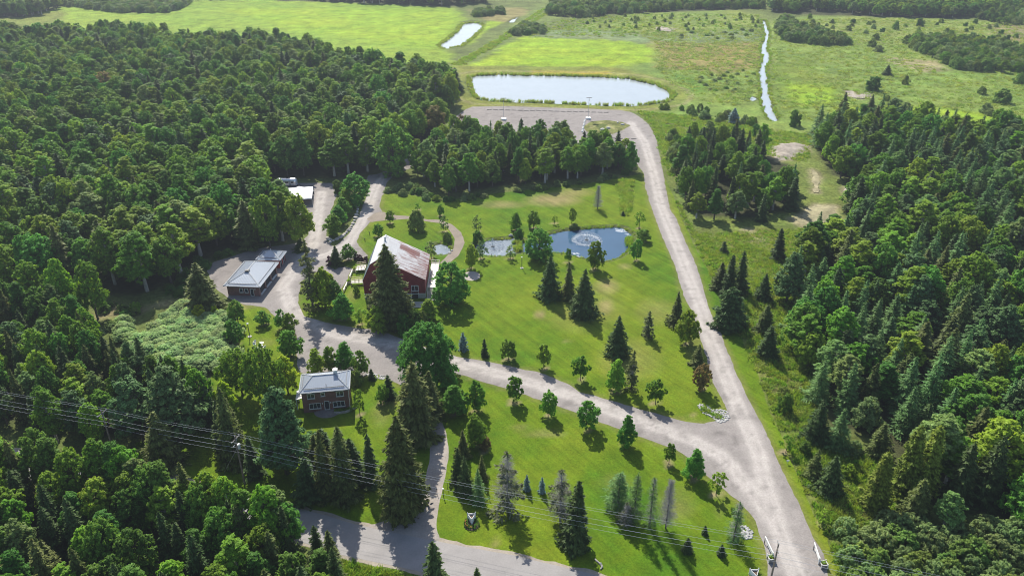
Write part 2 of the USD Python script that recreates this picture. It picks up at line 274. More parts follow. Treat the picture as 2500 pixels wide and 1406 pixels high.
P = {}
P['gravel'] = rough_edge(smooth(poly(gravel_px).difference(poly(middle_px)), 0.8), 0.22).difference(poly(island_px))
P['path'] = rough_edge(smooth(poly(path_px), 0.4), 0.12)
P['lane'] = rough_edge(smooth(poly(lane_px), 0.6), 0.18)
road_mid = LineString(GP(road_mid_px))
P['road'] = rough_edge(road_mid.buffer(3.35, cap_style='flat'), 0.05)
P['shoulder'] = rough_edge(road_mid.buffer(4.0, cap_style='flat'), 0.3)
P['sand'] = poly(sand_pad_px)
ponds = {'big': poly(big_pond_px), 'far': poly(far_pond_px), 'pond': smooth(poly(pond_px), 1.0), 'upper': smooth(poly(upper_pond_px), 0.8), 'neck': poly(neck_px), 'barn': smooth(poly(barn_pond_px), 0.5),
         'stream': shapely.union_all([LineString(GP(stream_px)).buffer(1.5), LineString(GP(stream_px[3:7])).buffer(2.1), LineString(GP(stream_px[7:])).buffer(2.0)]), 'puddle': poly(puddle_px), 'glint': poly(glint_px)}
ponds = {k: rough_edge(v, 0.35 if k in ('pond', 'upper', 'barn', 'neck') else 0.6, 1.2, 4.0, 9) for k, v in ponds.items()}
all_water = shapely.union_all(list(ponds.values()))
P['lawn'] = rough_edge(poly(lawn_px), 0.3).difference(all_water.buffer(1.7))
P['verge'] = rough_edge(poly(verge_px), 0.3)

def signed(p, x, y, reach):
    """Distance to the outline, negative inside; far points count as reach."""
    out = np.full(len(x), reach, float); a, b, c, d = p.bounds
    k = np.nonzero((x > a - reach) & (x < c + reach) & (y > b - reach) & (y < d + reach))[0]
    if len(k):
        pt = shapely.points(x[k], y[k]); shapely.prepare(p)
        inside = shapely.contains(p, pt); dist = shapely.distance(p.boundary, pt)
        out[k] = np.minimum(np.where(inside, -dist, dist), reach)
    return out

# colours of what grows, in patches that run into each other
lime = (0.215, 0.320, 0.020)
patches = [  # outline, colour, feather in metres
    ([(1100,160),(1990,40),(2700,60),(2700,330),(1990,330),(1600,300),(1560,270),(1660,230),(1500,160)], (0.160, 0.228, 0.045), 12),
    ([(-150,40),(120,28),(160,15),(330,33),(470,3),(700,1),(1110,20),(1130,50),(1080,112),(1110,150),(1000,170),(850,160),(640,150),(430,150),(150,130),(-150,130)], (0.180, 0.275, 0.026), 6),
    ([(560,20),(900,22),(1110,30),(1115,60),(1060,120),(900,100),(700,70)], lime, 14),
    ([(-150,45),(150,30),(150,75),(-150,85)], (0.15, 0.185, 0.035), 10),
    ([(1140,115),(1185,78),(1230,53),(1190,52),(1180,62),(1150,100)], lime, 4),
    ([(1120,165),(1165,150),(1215,95),(1300,87),(1500,95),(1610,110),(1590,150),(1480,166),(1300,162)], lime, 7),
    ([(1290,80),(1420,70),(1600,88),(1660,100),(1600,108),(1450,94),(1300,92)], (0.155, 0.205, 0.085), 6),
    ([(1600,104),(1860,98),(1858,170),(1750,178),(1620,162)], (0.225, 0.190, 0.062), 10),
    ([(1640,78),(1860,70),(1860,102),(1660,106)], (0.150, 0.195, 0.085), 8),
    ([(1400,70),(1560,30),(1640,28),(1800,25),(1855,40),(1850,68),(1600,84)], (0.165, 0.215, 0.045), 8),
    ([(1150,24),(1260,20),(1330,30),(1240,52),(1180,50)], (0.20, 0.185, 0.07), 8),
    ([(1330,0),(1430,-10),(1380,40),(1250,100),(1170,150),(1135,150),(1220,80)], (0.125, 0.175, 0.042), 5),
    ([(1650,178),(1742,222),(1700,235),(1655,215)], (0.115, 0.215, 0.025), 5),
    ([(1120,160),(1500,166),(1640,196),(1690,240),(1640,268),(1560,272),(1130,262),(1115,220)], (0.165, 0.192, 0.035), 4),
    ([(1300,172),(1480,176),(1500,184),(1300,182)], (0.30, 0.25, 0.02), 3),
    ([(1890,160),(1960,140),(2060,240),(2040,262),(1900,270),(1880,230)], (0.135, 0.195, 0.028), 6),
    ([(1920,205),(2030,210),(2045,250),(1960,262),(1925,240)], lime, 5),
    ([(2060,40),(2400,55),(2400,110),(2100,110),(1950,60)], (0.175, 0.220, 0.05), 9),
    ([(2150,138),(2280,150),(2310,176),(2240,176),(2170,155)], (0.27, 0.24, 0.12), 6),
    ([(2420,60),(2560,60),(2560,130),(2420,100)], (0.20, 0.175, 0.085), 8),
    ([(2040,262),(2250,262),(2480,282),(2480,295),(2200,290),(2050,285)], lime, 6),
    ([(1560,275),(1700,285),(1900,320),(1980,330),(1960,360),(1700,340),(1640,430),(1612,400)], (0.120, 0.155, 0.035), 5),
    ([(1610,380),(1990,380),(2060,470),(2060,600),(1960,640),(1900,730),(1960,920),(2000,1080),(2110,1080),(2150,1250),(2100,1460),(2060,1460),(1980,1240),(1850,930),(1700,600)], (0.125, 0.165, 0.035), 4),
    ([(1760,575),(1900,560),(2000,570),(1960,610),(1800,640),(1770,610)], (0.165, 0.175, 0.038), 5),
    ([(1850,840),(1900,900),(1950,930),(1930,1000),(1880,930)], (0.150, 0.165, 0.045), 4),
    ([(2000,1190),(2110,1210),(2240,1280),(2100,1300)], (0.155, 0.150, 0.042), 4),
    ([(240,745),(330,752),(420,730),(430,745),(330,775),(250,775)], (0.22, 0.20, 0.10), 3),
    ([(-200,1085),(340,1125),(340,1150),(-200,1110)], (0.13, 0.15, 0.03), 2),
    ([(840,1362),(1011,1400),(1100,1420),(1000,1500),(820,1500)], (0.085, 0.15, 0.02), 2),
]
floors = [[(-250,110),(150,105),(330,105),(430,122),(560,128),(640,120),(740,142),(850,178),(990,202),(1105,220),(1108,262),(1060,300),(1108,335),(1010,372),(945,418),(900,428),(820,444),(640,440),(640,470),(688,505),(752,548),(752,592),(640,612),(505,640),(470,690),(330,735),(200,735),(60,700),(-250,720)],
          [(1015,432),(1080,482),(1180,468),(1300,454),(1440,438),(1530,414),(1550,402),(1500,372),(1300,340),(1130,350),(1010,385)],
          [(1645,420),(1655,480),(1690,545),(1780,540),(1860,550),(1925,525),(1955,490),(1955,405),(1865,372),(1740,345),(1690,345)],
          [(1985,315),(2090,300),(2220,305),(2370,335),(2750,340),(2950,900),(3000,1500),(2520,1310),(2270,1255),(2170,1245),(2120,1205),(2130,1120),(2080,1080),(2000,1085),(1970,1050),(1965,985),(1955,910),(1940,840),(1950,770),(1905,735),(1880,715),(1895,690),(1950,640),(1992,598),(2045,570),(2060,500),(2110,470),(2060,440),(2010,430),(1985,380)],
          [(-250,770),(130,760),(280,820),(330,900),(480,920),(520,1000),(520,1060),(400,1095),(330,1100),(-250,1040)],
          [(-250,1160),(341,1220),(600,1285),(820,1345),(830,1400),(700,1700),(-250,1800)],
          [(1880,35),(2350,48),(2450,-10),(1880,-40)], [(1338,36),(1500,36),(1860,24),(1860,-40),(1345,-20)], [(470,-2),(850,8),(1125,18),(1125,-60),(470,-60)], [(-150,45),(60,45),(160,10),(470,3),(440,-30),(-150,-20)]]
rocks_px = {'slab': [(1880,360),(1900,350),(1940,346),(1972,356),(1970,372),(1940,388),(1900,395),(1882,380)], 'ledge': [(1660,410),(1672,405),(1685,420),(1676,440),(1662,436)], 'low': [(2060,458),(2085,450),(2107,456),(2100,472),(2066,474)],
            'dry': [(1933,535),(1960,520),(1985,500),(2042,505),(2040,540),(1990,548),(1960,558)], 'flat': [(1841,590),(1852,583),(1865,592),(1862,602)], 'bit': [(1806,566),(1822,561),(1830,568),(1815,572)],
            'mound': [(1600,70),(1612,65),(1648,70),(1640,77),(1612,77)], 'strip': [(2062,222),(2084,224),(2092,232),(2120,226),(2128,236),(2100,243),(2070,236)], 'gap': [(1985,415),(2000,430),(1998,470),(1985,470)]}
P['rocks'] = {k: rough_edge(poly(v), 0.8, 0.8, 3.0, 21) for k, v in rocks_px.items()}

def cover(x, y):
    n1, n2, n4 = fbm(x, y, 28, 1), fbm(x, y, 7, 2), fbm(x * 0.35, y, 9, 4)
    c = np.array([0.105, 0.135, 0.036]) * np.ones((len(x), 1))
    c = c * (0.8 + 0.45 * n1)[:, None]
    for pts, col, fe in patches:
        p = poly(pts); s = signed(p, x, y, fe * 3)
        w = 1 - sstep(-fe * 0.5, fe * 0.8, s + (n2 - 0.5) * fe * 2.2)
        v = np.array(col) * (0.66 + 0.46 * n2 + 0.22 * n4)[:, None]
        v = v * (1 + np.array([0.22, 0.06, 0.10]) * ((n1 - 0.5) * 2)[:, None])
        c = c * (1 - w)[:, None] + v * w[:, None]
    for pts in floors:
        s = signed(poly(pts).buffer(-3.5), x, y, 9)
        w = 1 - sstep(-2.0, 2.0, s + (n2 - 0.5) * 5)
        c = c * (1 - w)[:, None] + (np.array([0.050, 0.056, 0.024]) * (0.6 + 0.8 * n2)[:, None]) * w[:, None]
    bank = signed(all_water, x, y, 9)                                 # reeds and wet grass on the banks
    w = (1 - sstep(0.3, 3.0, bank + (n2 - 0.5) * 2.5)) * 0.8
    c = c * (1 - w)[:, None] + np.array([0.075, 0.105, 0.028]) * w[:, None]
    b = signed(ponds['big'], x, y, 14)
    w = np.exp(-((b - 8.5) / 1.2) ** 2) * 0.75                        # the track trodden round the big pond
    c = c * (1 - w)[:, None] + np.array([0.27, 0.245, 0.12]) * w[:, None]
    w = 1 - sstep(-0.5, 0.6, bank)                                     # mud under the water
    c = c * (1 - w)[:, None] + np.array([0.07, 0.065, 0.05]) * w[:, None]
    for p in P['rocks'].values():
        s = signed(p, x, y, 6); w = (1 - sstep(-0.5, 2.5, s + (n2 - 0.5) * 3)) * 0.85
        c = c * (1 - w)[:, None] + np.array([0.27, 0.235, 0.145]) * w[:, None]
    return c

# ------------------------------------------------------------------ the ground: one sheet to beyond the horizon, dug out where the water stands
ys = [-420.0, -300, -200, -120, -60, -20, 5, 20]
while ys[-1] < 1150: ys.append(ys[-1] + 0.42 + 0.0055 * max(ys[-1] - 60, 0))
ys += [1220, 1350, 1600, 2000, 2700, 3800, 5500, 7800]
ys = np.array(ys); U = np.linspace(-1, 1, 520); U = 0.75 * U + 0.25 * U ** 3
half = np.where(ys < 0, 330.0, 330 + 0.72 * ys)
X, Y = U[None] * half[:, None], np.repeat(ys[:, None], len(U), 1)
x, y = X.ravel(), Y.ravel()
WL = -0.5
def dig(x, y):
    z = np.zeros(len(x))
    for k, p in ponds.items():
        s = signed(p, x, y, 6); z = np.minimum(z, np.clip(WL + s * (0.34 if k != 'stream' else 0.45), -1.5, 0))
    return z
land = shapely.union_all([P['gravel'], P['lawn'], P['verge'], P['lane'], P['path'], P['shoulder'], P['sand']]).buffer(0.3)
far = signed(land, x, y, 8)
z = dig(x, y)
roll = (fbm(x, y, 16, 31, 3) - 0.5) * 0.9 + (fbm(x, y, 3.2, 35, 3) - 0.5) * 0.35
z = z + roll * sstep(2.5, 8, far) * (z > -0.02)
z = np.where(far < 2.5, np.minimum(z, 0), z)
i = np.arange((len(ys) - 1) * len(U)).reshape(len(ys) - 1, len(U))[:, :-1].ravel()
q = np.stack([i, i + 1, i + 1 + len(U), i + len(U)], 1)
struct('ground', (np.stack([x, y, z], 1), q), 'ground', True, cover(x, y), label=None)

def sheet(p, cell, z, col=None):
    """A flat sheet over an outline, cut into cells so that its cover can vary; (vertices, faces, tint)."""
    a, b, c, d = p.bounds; nx, ny = int((c - a) / cell) + 1, int((d - b) / cell) + 1
    gx, gy = np.meshgrid(a + np.arange(nx) * cell, b + np.arange(ny) * cell); gx, gy = gx.ravel(), gy.ravel()
    B = shapely.box(gx, gy, gx + cell, gy + cell); shapely.prepare(p)
    full = shapely.contains_properly(p, B); part = shapely.intersects(p, B) & ~full
    V, T = [], []
    if full.any():
        fx, fy = gx[full], gy[full]; n = len(fx)
        V.append(np.stack([np.stack([fx, fy], 1), np.stack([fx + cell, fy], 1), np.stack([fx + cell, fy + cell], 1), np.stack([fx, fy + cell], 1)], 1).reshape(-1, 2))
        k = np.arange(n)[:, None] * 4; T.append(np.vstack([k + [0, 1, 2], k + [0, 2, 3]]))
    n = sum(len(v) for v in V); ev, et = [], []
    for g in shapely.intersection(p, B[part]):
        for h in getattr(g, 'geoms', [g]):
            if h.geom_type != 'Polygon' or h.area < 1e-4: continue
            for t in shapely.constrained_delaunay_triangles(h).geoms:
                c3 = np.array(t.exterior.coords)[:3]
                if np.cross(c3[1] - c3[0], c3[2] - c3[0]) < 0: c3 = c3[::-1]
                ev.append(c3); et.append([n, n + 1, n + 2]); n += 3
    if ev: V.append(np.vstack(ev)); T.append(np.array(et))
    V, T = np.vstack(V), np.vstack(T)
    key, inv = np.unique(np.round(V, 4), axis=0, return_inverse=True); T = inv.ravel()[T]
    T = T[(T[:, 0] != T[:, 1]) & (T[:, 1] != T[:, 2]) & (T[:, 0] != T[:, 2])]
    tint = None if col is None else col(key[:, 0], key[:, 1])
    return (np.column_stack([key, np.full(len(key), z)]), T), tint

# lawn: greener and drier parts, bare patches, rings of mulch under the young trees
dry = [(1350,488,80,20,.85),(1225,500,70,12,.6),(1400,470,60,14,.5),(1480,700,38,24,.7),(1478,745,24,26,.7),(1318,768,16,14,.9),(1385,832,10,7,.6),(1527,650,22,9,.6),(1330,1058,60,10,.55),(1270,1045,30,8,.4),(1210,1322,14,9,.9),(960,985,18,22,.5),(1690,1015,14,8,.85),(590,748,28,10,.7),(640,836,34,12,.35),(1420,760,120,60,.25),(1600,760,60,40,.3),(1540,880,90,60,.3),(1690,840,20,60,.35),(1650,1230,60,50,.3),(930,1010,30,40,.35),(860,720,14,20,.4),(1760,1240,14,30,.3),(1500,1180,60,30,.25)]
mulch = []
def lawncol(x, y):
    n1, n2, n3 = fbm(x, y, 26, 41), fbm(x, y, 5, 42), fbm(x, y, 1.6, 43, 3)
    c = np.array([0.108, 0.180, 0.008]) + ((n1 - 0.5) * 2.0)[:, None] * np.array([0.06, 0.035, 0.006]) + ((n2 - 0.5) * 1.5)[:, None] * np.array([0.05, 0.04, 0.006])
    px, py = proj(np.stack([x, y, 0 * x], 1))
    for a, b, rx, ry, s in dry:
        w = np.clip(1 - np.hypot((px - a) / rx, (py - b) / ry), 0, 1) ** 0.7 * s; w = w * np.clip(0.15 + 1.9 * (0.6 * n2 + 0.4 * n3), 0, 1.3)
        w = np.clip(w, 0, 1)[:, None]; c = c * (1 - w) + np.array([0.30, 0.245, 0.115]) * w
    for mx, my, r in mulch:
        w = (1 - sstep(r * 0.6, r * 1.25, np.hypot(x - mx, y - my) + (n3 - 0.5) * 0.8))[:, None] * 0.85; c = c * (1 - w) + np.array([0.34, 0.26, 0.17]) * w
    e = signed(P['gravel'], x, y, 4); w = ((1 - sstep(0.1, 1.5, e + (n3 - 0.5) * 1.2)) * 0.5)[:, None]
    c = c * (1 - w) + np.array([0.20, 0.185, 0.07]) * w
    return np.clip(c, 0.008, 1)
tracks = [LineString(GP(t)) for t in ([(1945,1404),(1900,1290),(1830,1190),(1760,1110),(1690,1075),(1560,1028),(1400,968),(1250,920),(1130,890),(1010,850),(900,830),(800,812),(760,785),(710,750),(690,700),(735,640),(765,600),(775,540),(785,470)],
    [(1945,1404),(1900,1290),(1870,1190),(1850,1100),(1800,990),(1765,900),(1735,830),(1710,750),(1680,670),(1645,580),(1612,500),(1595,420),(1575,350),(1540,300)], [(740,640),(800,622),(850,595),(895,520),(915,460),(950,415),(1010,370)])]
def gravelcol(x, y):
    n1, n2, n3 = fbm(x, y, 14, 51), fbm(x, y, 2.2, 52), fbm(x, y, 0.9, 53, 3)
    d = np.minimum.reduce([shapely.distance(t, shapely.points(x, y)) for t in tracks])
    w = np.exp(-((d - 0.95) / 0.62) ** 2) * 0.75 + 0.55 * np.exp(-(d / 2.3) ** 2); w = np.clip(w * (0.6 + 0.8 * n2), 0, 1)[:, None]
    c = np.array([0.282, 0.260, 0.246]) * (0.86 + 0.28 * n1)[:, None] * (1 - w) + np.array([0.462, 0.430, 0.402]) * w
    hole = sstep(0.70, 0.78, fbm(x, y, 1.7, 55, 2))[:, None] * 0.22                    # damp hollows
    return c * (0.88 + 0.24 * n3)[:, None] * (1 - hole)
def roadcol(x, y):
    d = shapely.distance(road_mid, shapely.points(x, y)); n = fbm(x, y, 3, 61)
    w = np.exp(-((np.abs(d - 1.5) - 0.8) / 0.35) ** 2) * 0.25
    return np.array([0.345, 0.330, 0.320]) * (0.9 + 0.2 * n - 0.25 * w)[:, None]
# ------------------------------------------------------------------ how trees grow
def unit(v): return v / (np.linalg.norm(v, axis=-1, keepdims=True) + 1e-9)
def sprays(P_, N, L, W_, rng, along=None):
    """Small pointed leaf sprays: centres, facings, half length and half width."""
    n = len(P_); N = unit(N)
    t = unit(np.cross(N, rng.normal(size=(n, 3)))) if along is None else unit(along - N * (along * N).sum(1, keepdims=True))
    b = np.cross(N, t); L, W_ = np.broadcast_to(L, n)[:, None], np.broadcast_to(W_, n)[:, None]
    v = np.stack([P_ - t * L, P_ + b * W_ - t * L * 0.1, P_ + t * L, P_ - b * W_ - t * L * 0.1], 1).reshape(-1, 3)
    k = np.arange(n)[:, None] * 4
    return v, np.vstack([k + [0, 1, 2], k + [0, 2, 3]])
def trunk(mb, h, r, rng, lean=0.02, sides=7):
    zs = np.linspace(-0.4, h, 7); wob = np.cumsum(rng.normal(0, lean * h / 7, (7, 2)), 0); wob -= wob[0]
    mb.tube(np.column_stack([wob, zs]), r * np.linspace(1.15, 0.22, 7), sides); return np.column_stack([wob, zs])
def broadleaf(seed, H, Rc, cb, prof, nlobe0, ntuft, ls, lobe=(0.30, 0.44), flatc=1.05, r=None, shell=0.55, nl=23):
    """A leafy tree: limbs that carry uneven lobes, each lobe a cloud of small tufts of leaf sprays, with gaps between them."""
    rng = np.random.default_rng(seed); mb = MB(); r = r or 0.016 * H + 0.04; nlobe = int(nlobe0 * 1.45)
    line = trunk(mb, cb + 0.66 * (H - cb), r, rng)
    P_, N = [], []; ts = (np.arange(nlobe) + rng.random(nlobe)) / nlobe; lop = rng.uniform(0.78, 1.18, 7)
    for k, t in enumerate(ts):
        rad = {'egg': math.sin(math.pi * min(1, 0.12 + 0.84 * t ** 0.85)) ** 0.75, 'dome': math.sqrt(max(0.03, 1 - (t * 0.97) ** 2.2)), 'cone': max(0.08, (1 - t) ** 0.75) * min(1, 0.45 + 3 * t), 'tall': min(1, 0.55 + 1.6 * t) * max(0.25, (1 - t ** 3))}[prof]
        a = k * 2.39996 + rng.uniform(-0.5, 0.5); L = Rc * rng.uniform(*lobe) * (1.12 - 0.42 * t); q = max(0.05 * Rc, Rc * rad * lop[int(a / 6.2832 * 7) % 7] - L * 0.45) * rng.uniform(shell, 1.05)
        c = np.array([math.cos(a) * q, math.sin(a) * q, cb + (H - cb) * (0.05 + 0.88 * t) - 0.25 * L])
        z0 = max(cb * 0.7, c[2] - 0.6 * q - 0.8); j = np.array([np.interp(z0, line[:, 2], line[:, 0]), np.interp(z0, line[:, 2], line[:, 1]), min(z0, line[-1, 2])])
        mb.tube([j, (j + c) / 2 + [0, 0, 0.10 * q], c], [r * 0.36, r * 0.24, r * 0.10], 4, False)
        nt = max(5, int(1.45 * ntuft * (L / (0.38 * Rc)) ** 1.5)); d = unit(rng.normal(size=(nt, 3)) + [0, 0, 0.45] + unit(c - [0, 0, c[2] - 0.4]) * 0.35)
        tc = c + d * L * (rng.uniform(0.55, 1.12, nt)[:, None]) * [1, 1, flatc]; tr_ = L * rng.uniform(0.17, 0.36, nt)
        e = unit(rng.normal(size=(nt, nl, 3)) + [0, 0, 0.2]); s = rng.uniform(0.35, 1.25, (nt, nl, 1)) ** 0.7
        P_.append((tc[:, None] + e * s * tr_[:, None, None]).reshape(-1, 3)); out = unit(tc - [0, 0, cb + 0.35 * (H - cb)])
        N.append((e * 0.55 + (d * 0.4 + out * 0.25)[:, None] + [0, 0, 0.55] + rng.normal(size=(nt, nl, 3)) * 0.5).reshape(-1, 3))
    P_, N = np.vstack(P_), np.vstack(N); n = len(P_); k = Rc / np.percentile(np.hypot(P_[:, 0], P_[:, 1]), 96); P_ = P_ * [k, k, 1]; mb.v = [v * [k, k, 1] for v in mb.v]
    P_[:, 2] = cb * 0.8 + (P_[:, 2] - cb * 0.8) * (H - cb * 0.8) / max(0.5, np.percentile(P_[:, 2], 99.7) - cb * 0.8)
    return mb.mesh(), sprays(P_, N, ls * rng.uniform(0.55, 1.3, n), ls * 0.55 * rng.uniform(0.7, 1.2, n), rng)
def spruce(seed, H, Rc, dens=1.0, droop=0.34, sp=0.46, wid=0.36, thin=1.0, step=0.62, base=0.04, power=0.68, r=None):
    """A conifer: uneven rings of drooping boughs, each a fan of needle sprays."""
    rng = np.random.default_rng(seed); mb = MB(); r = r or 0.012 * H + 0.05
    trunk(mb, H * 0.97, r, rng, 0.006, 6); P_, N, A = [], [], []; z = H * base; lop = rng.uniform(0.82, 1.14, 6)
    while z < H * 0.985:
        f = max(0.015, 1 - z / H); rad = Rc * f ** power * rng.uniform(0.80, 1.12); nb = max(4, int((4.5 + 6.5 * (rad / Rc) * (Rc / 2.6) ** 0.6) * dens)); a0 = rng.uniform(0, 6.28)
        for b in range(nb):
            a = a0 + b * 6.2832 / nb + rng.normal(0, 0.16); q = rad * rng.uniform(0.62, 1.18) * lop[int((a % 6.2832) / 6.2832 * 6) % 6]; zb = z + rng.normal(0, 0.16)
            if rng.random() > thin: continue
            ns = max(4, int(q / (sp * 0.30)) * 2); s = rng.uniform(0.10, 1.0, ns) ** 0.75; side = rng.uniform(-1, 1, ns)
            dr = np.array([math.cos(a), math.sin(a), 0]); sd = np.array([-dr[1], dr[0], 0]); dp = droop * rng.uniform(0.7, 1.35)
            zz = zb - dp * q * s + 0.22 * q * s ** 3 - np.abs(side) * 0.10 * q; w = 0.30 * q * np.sin(math.pi * np.clip(s * 0.85 + 0.12, 0, 1)) + 0.06
            P_.append(dr * (s * q)[:, None] + sd * (side * w)[:, None] + np.column_stack([0 * s, 0 * s, zz + rng.normal(0, 0.04, ns)]))
            A.append(dr + sd * (side * 0.9)[:, None] + [0, 0, -dp * 0.7] + rng.normal(0, 0.2, (ns, 3))); N.append(np.array([0, 0, 1.0]) + dr * 0.40 + rng.normal(0, 0.42, (ns, 3)))
        z += step * rng.uniform(0.7, 1.3) * (0.55 + 0.55 * f)
    k = 10; t = np.linspace(0.93, 1.0, k); a = rng.uniform(0, 6.28, k); P_.append(np.column_stack([np.cos(a) * (1 - t) * Rc * 0.5, np.sin(a) * (1 - t) * Rc * 0.5, t * H])); A.append(np.column_stack([np.cos(a) * 0.4, np.sin(a) * 0.4, np.ones(k)])); N.append(np.column_stack([np.cos(a), np.sin(a), 0.4 * np.ones(k)]))
    P_, A, N = np.vstack(P_), np.vstack(A), np.vstack(N); n = len(P_); lowest = P_[:, 2] < H * 0.35; k = Rc / np.percentile(np.hypot(P_[lowest, 0], P_[lowest, 1]), 93); P_ = P_ * [k, k, 1]
    return mb.mesh(), sprays(P_, N, sp * rng.uniform(0.6, 1.2, n), sp * wid * rng.uniform(0.8, 1.25, n), rng, A)
def twigs(seed, H, Rc, n, z0, z1, up=0.1):
    """Bare fine twigs of a dead or thin conifer."""
    rng = np.random.default_rng(seed); mb = MB()
    for k in range(n):
        z = rng.uniform(z0, z1) * H; a = rng.uniform(0, 6.28); q = Rc * (max(0.1, 1 - z / H) ** 0.7 if z > H * 0.35 else 0.75) * rng.uniform(0.6, 1.1); d = np.array([math.cos(a), math.sin(a), 0])
        e = d * q + [0, 0, z + up * q]; mb.tube([[0, 0, z], (d * q * 0.5 + [0, 0, z - 0.02 * q]), e], [0.022, 0.016, 0.006], 3, False)
        for j in range(4):
            s = rng.uniform(0.35, 0.95); p = d * q * s + [0, 0, z + up * q * s]; o = rng.normal(size=3) * [1, 1, 0.4]; mb.tube([p, p + unit(o + d * 0.5) * 0.5], [0.010, 0.004], 3, False)
    return mb.mesh()

kinds = {}
def kind(name, H, Rc, crown, mt, bark='bark', stem=None, extra=None):
    """One kind of tree, defined once as a class; the trees of the scene refer to it."""
    base = '/World/Kinds/' + name
    pr = stage.DefinePrim(base, 'Xform'); pr.SetSpecifier(Sdf.SpecifierClass)
    if stem is not None: put(base, 'trunk', stem, bark)
    if crown is not None: put(base, 'crown', crown, mt)
    if extra is not None: put(base, 'bare_twigs', extra, 'dead_twigs')
    kinds[name] = (base, H, Rc)
stage.OverridePrim('/World/Kinds').SetSpecifier(Sdf.SpecifierClass)
for nm, seed, H, Rc, cb, prof, nlo, nt, ls, mt, bk in [
        ('broad_mid', 1, 14, 3.8, 4.2, 'egg', 20, 13, 0.30, 'leaf_mid', 'bark'), ('broad_fresh', 2, 14, 3.6, 3.8, 'dome', 18, 13, 0.30, 'leaf_fresh', 'bark'), ('broad_dark', 3, 14, 3.7, 3.6, 'egg', 21, 13, 0.30, 'leaf_dark', 'bark'),
        ('broad_grey', 4, 15, 3.0, 4.6, 'tall', 19, 12, 0.29, 'leaf_grey', 'bark_pale'), ('broad_mid2', 5, 15, 3.2, 4.4, 'tall', 20, 13, 0.30, 'leaf_mid', 'bark_pale'), ('broad_fresh2', 6, 13, 3.9, 3.6, 'egg', 22, 12, 0.30, 'leaf_fresh', 'bark'),
        ('broad_dark2', 7, 13, 3.9, 3.4, 'dome', 19, 14, 0.30, 'leaf_maple', 'bark'), ('broad_rust', 8, 13, 3.4, 3.8, 'egg', 17, 12, 0.29, 'leaf_rust', 'bark'), ('broad_lime', 9, 9, 2.9, 1.6, 'egg', 18, 13, 0.27, 'leaf_lime', 'bark'),
        ('broad_willow', 10, 9, 3.4, 1.2, 'dome', 22, 13, 0.24, 'leaf_willow', 'bark'), ('broad_tall', 11, 16, 2.7, 5.0, 'tall', 18, 12, 0.29, 'leaf_fresh', 'bark_pale'), ('broad_spire', 12, 14, 2.9, 3.6, 'cone', 20, 13, 0.29, 'leaf_dark', 'bark')]:
    st, cr = broadleaf(seed, H, Rc, cb, prof, nlo, nt, ls); kind(nm, H, Rc, cr, mt, bk, st)
for nm, seed, H, Rc, cb, prof, nlo, nt, ls, mt in [
        ('maple_big', 21, 13, 6.6, 0.8, 'dome', 46, 17, 0.31, 'leaf_maple'), ('maple_tall', 22, 12, 4.2, 0.6, 'egg', 34, 16, 0.28, 'leaf_maple'), ('ash_big', 23, 12, 5.2, 2.6, 'egg', 30, 13, 0.28, 'leaf_mid'),
        ('young_round', 24, 5, 1.8, 1.25, 'egg', 13, 11, 0.16, 'leaf_maple'), ('young_round2', 25, 5, 1.7, 1.25, 'dome', 12, 11, 0.16, 'leaf_mid'), ('young_cone', 26, 6, 2.0, 0.8, 'cone', 17, 12, 0.17, 'leaf_maple'),
        ('young_thin', 27, 5, 1.6, 1.4, 'egg', 8, 8, 0.15, 'leaf_fresh'), ('young_grey', 28, 5, 1.5, 1.0, 'egg', 9, 7, 0.12, 'leaf_grey'), ('young_round3', 33, 5, 1.7, 1.5, 'egg', 10, 12, 0.16, 'leaf_mid'), ('young_round4', 34, 5, 1.9, 1.0, 'egg', 15, 10, 0.16, 'leaf_maple'), ('young_cone2', 35, 6, 2.0, 1.1, 'egg', 15, 12, 0.17, 'leaf_mid'), ('young_cone3', 36, 6, 1.9, 0.7, 'cone', 14, 13, 0.17, 'leaf_fresh'), ('young_red', 29, 5, 1.8, 1.0, 'egg', 12, 11, 0.16, 'leaf_red'), ('willow_round', 30, 5, 2.3, 0.7, 'dome', 20, 13, 0.17, 'leaf_shrub'),
        ('young_lime', 31, 5, 1.8, 1.0, 'egg', 13, 11, 0.17, 'leaf_fresh')]:
    st, cr = broadleaf(seed, H, Rc, cb, prof, nlo, nt, ls, lobe=(0.22, 0.36) if H > 8 else (0.32, 0.48), r=0.08 if H < 8 else None); kind(nm, H, Rc, cr, mt, 'bark', st)
for nm, seed, H, Rc, prof, nlo, nt, ls, mt in [
        ('shrub_mid', 41, 3.2, 1.9, 'dome', 13, 10, 0.19, 'leaf_shrub'), ('shrub_willow', 42, 3.4, 2.1, 'dome', 14, 10, 0.17, 'leaf_willow'), ('shrub_dark', 43, 3.2, 1.9, 'dome', 13, 11, 0.19, 'leaf_dark'), ('shrub_fresh', 44, 3.0, 1.8, 'egg', 13, 10, 0.18, 'leaf_fresh'),
        ('shrub_purple', 45, 1.8, 1.0, 'dome', 9, 9, 0.12, 'leaf_purple'), ('shrub_lime', 46, 2.6, 1.5, 'dome', 11, 10, 0.16, 'leaf_lime'), ('sumac', 47, 3.4, 2.4, 'dome', 20, 13, 0.17, 'leaf_sumac'), ('garden_bush', 48, 0.8, 0.5, 'dome', 7, 6, 0.08, 'leaf_mid')]:
    st, cr = broadleaf(seed, H, Rc, 0.15 if nm != 'sumac' else 1.3, prof, nlo, nt, ls, r=0.05, flatc=0.9 if nm != 'sumac' else 0.45); kind(nm, H, Rc, cr, mt, 'bark', st)
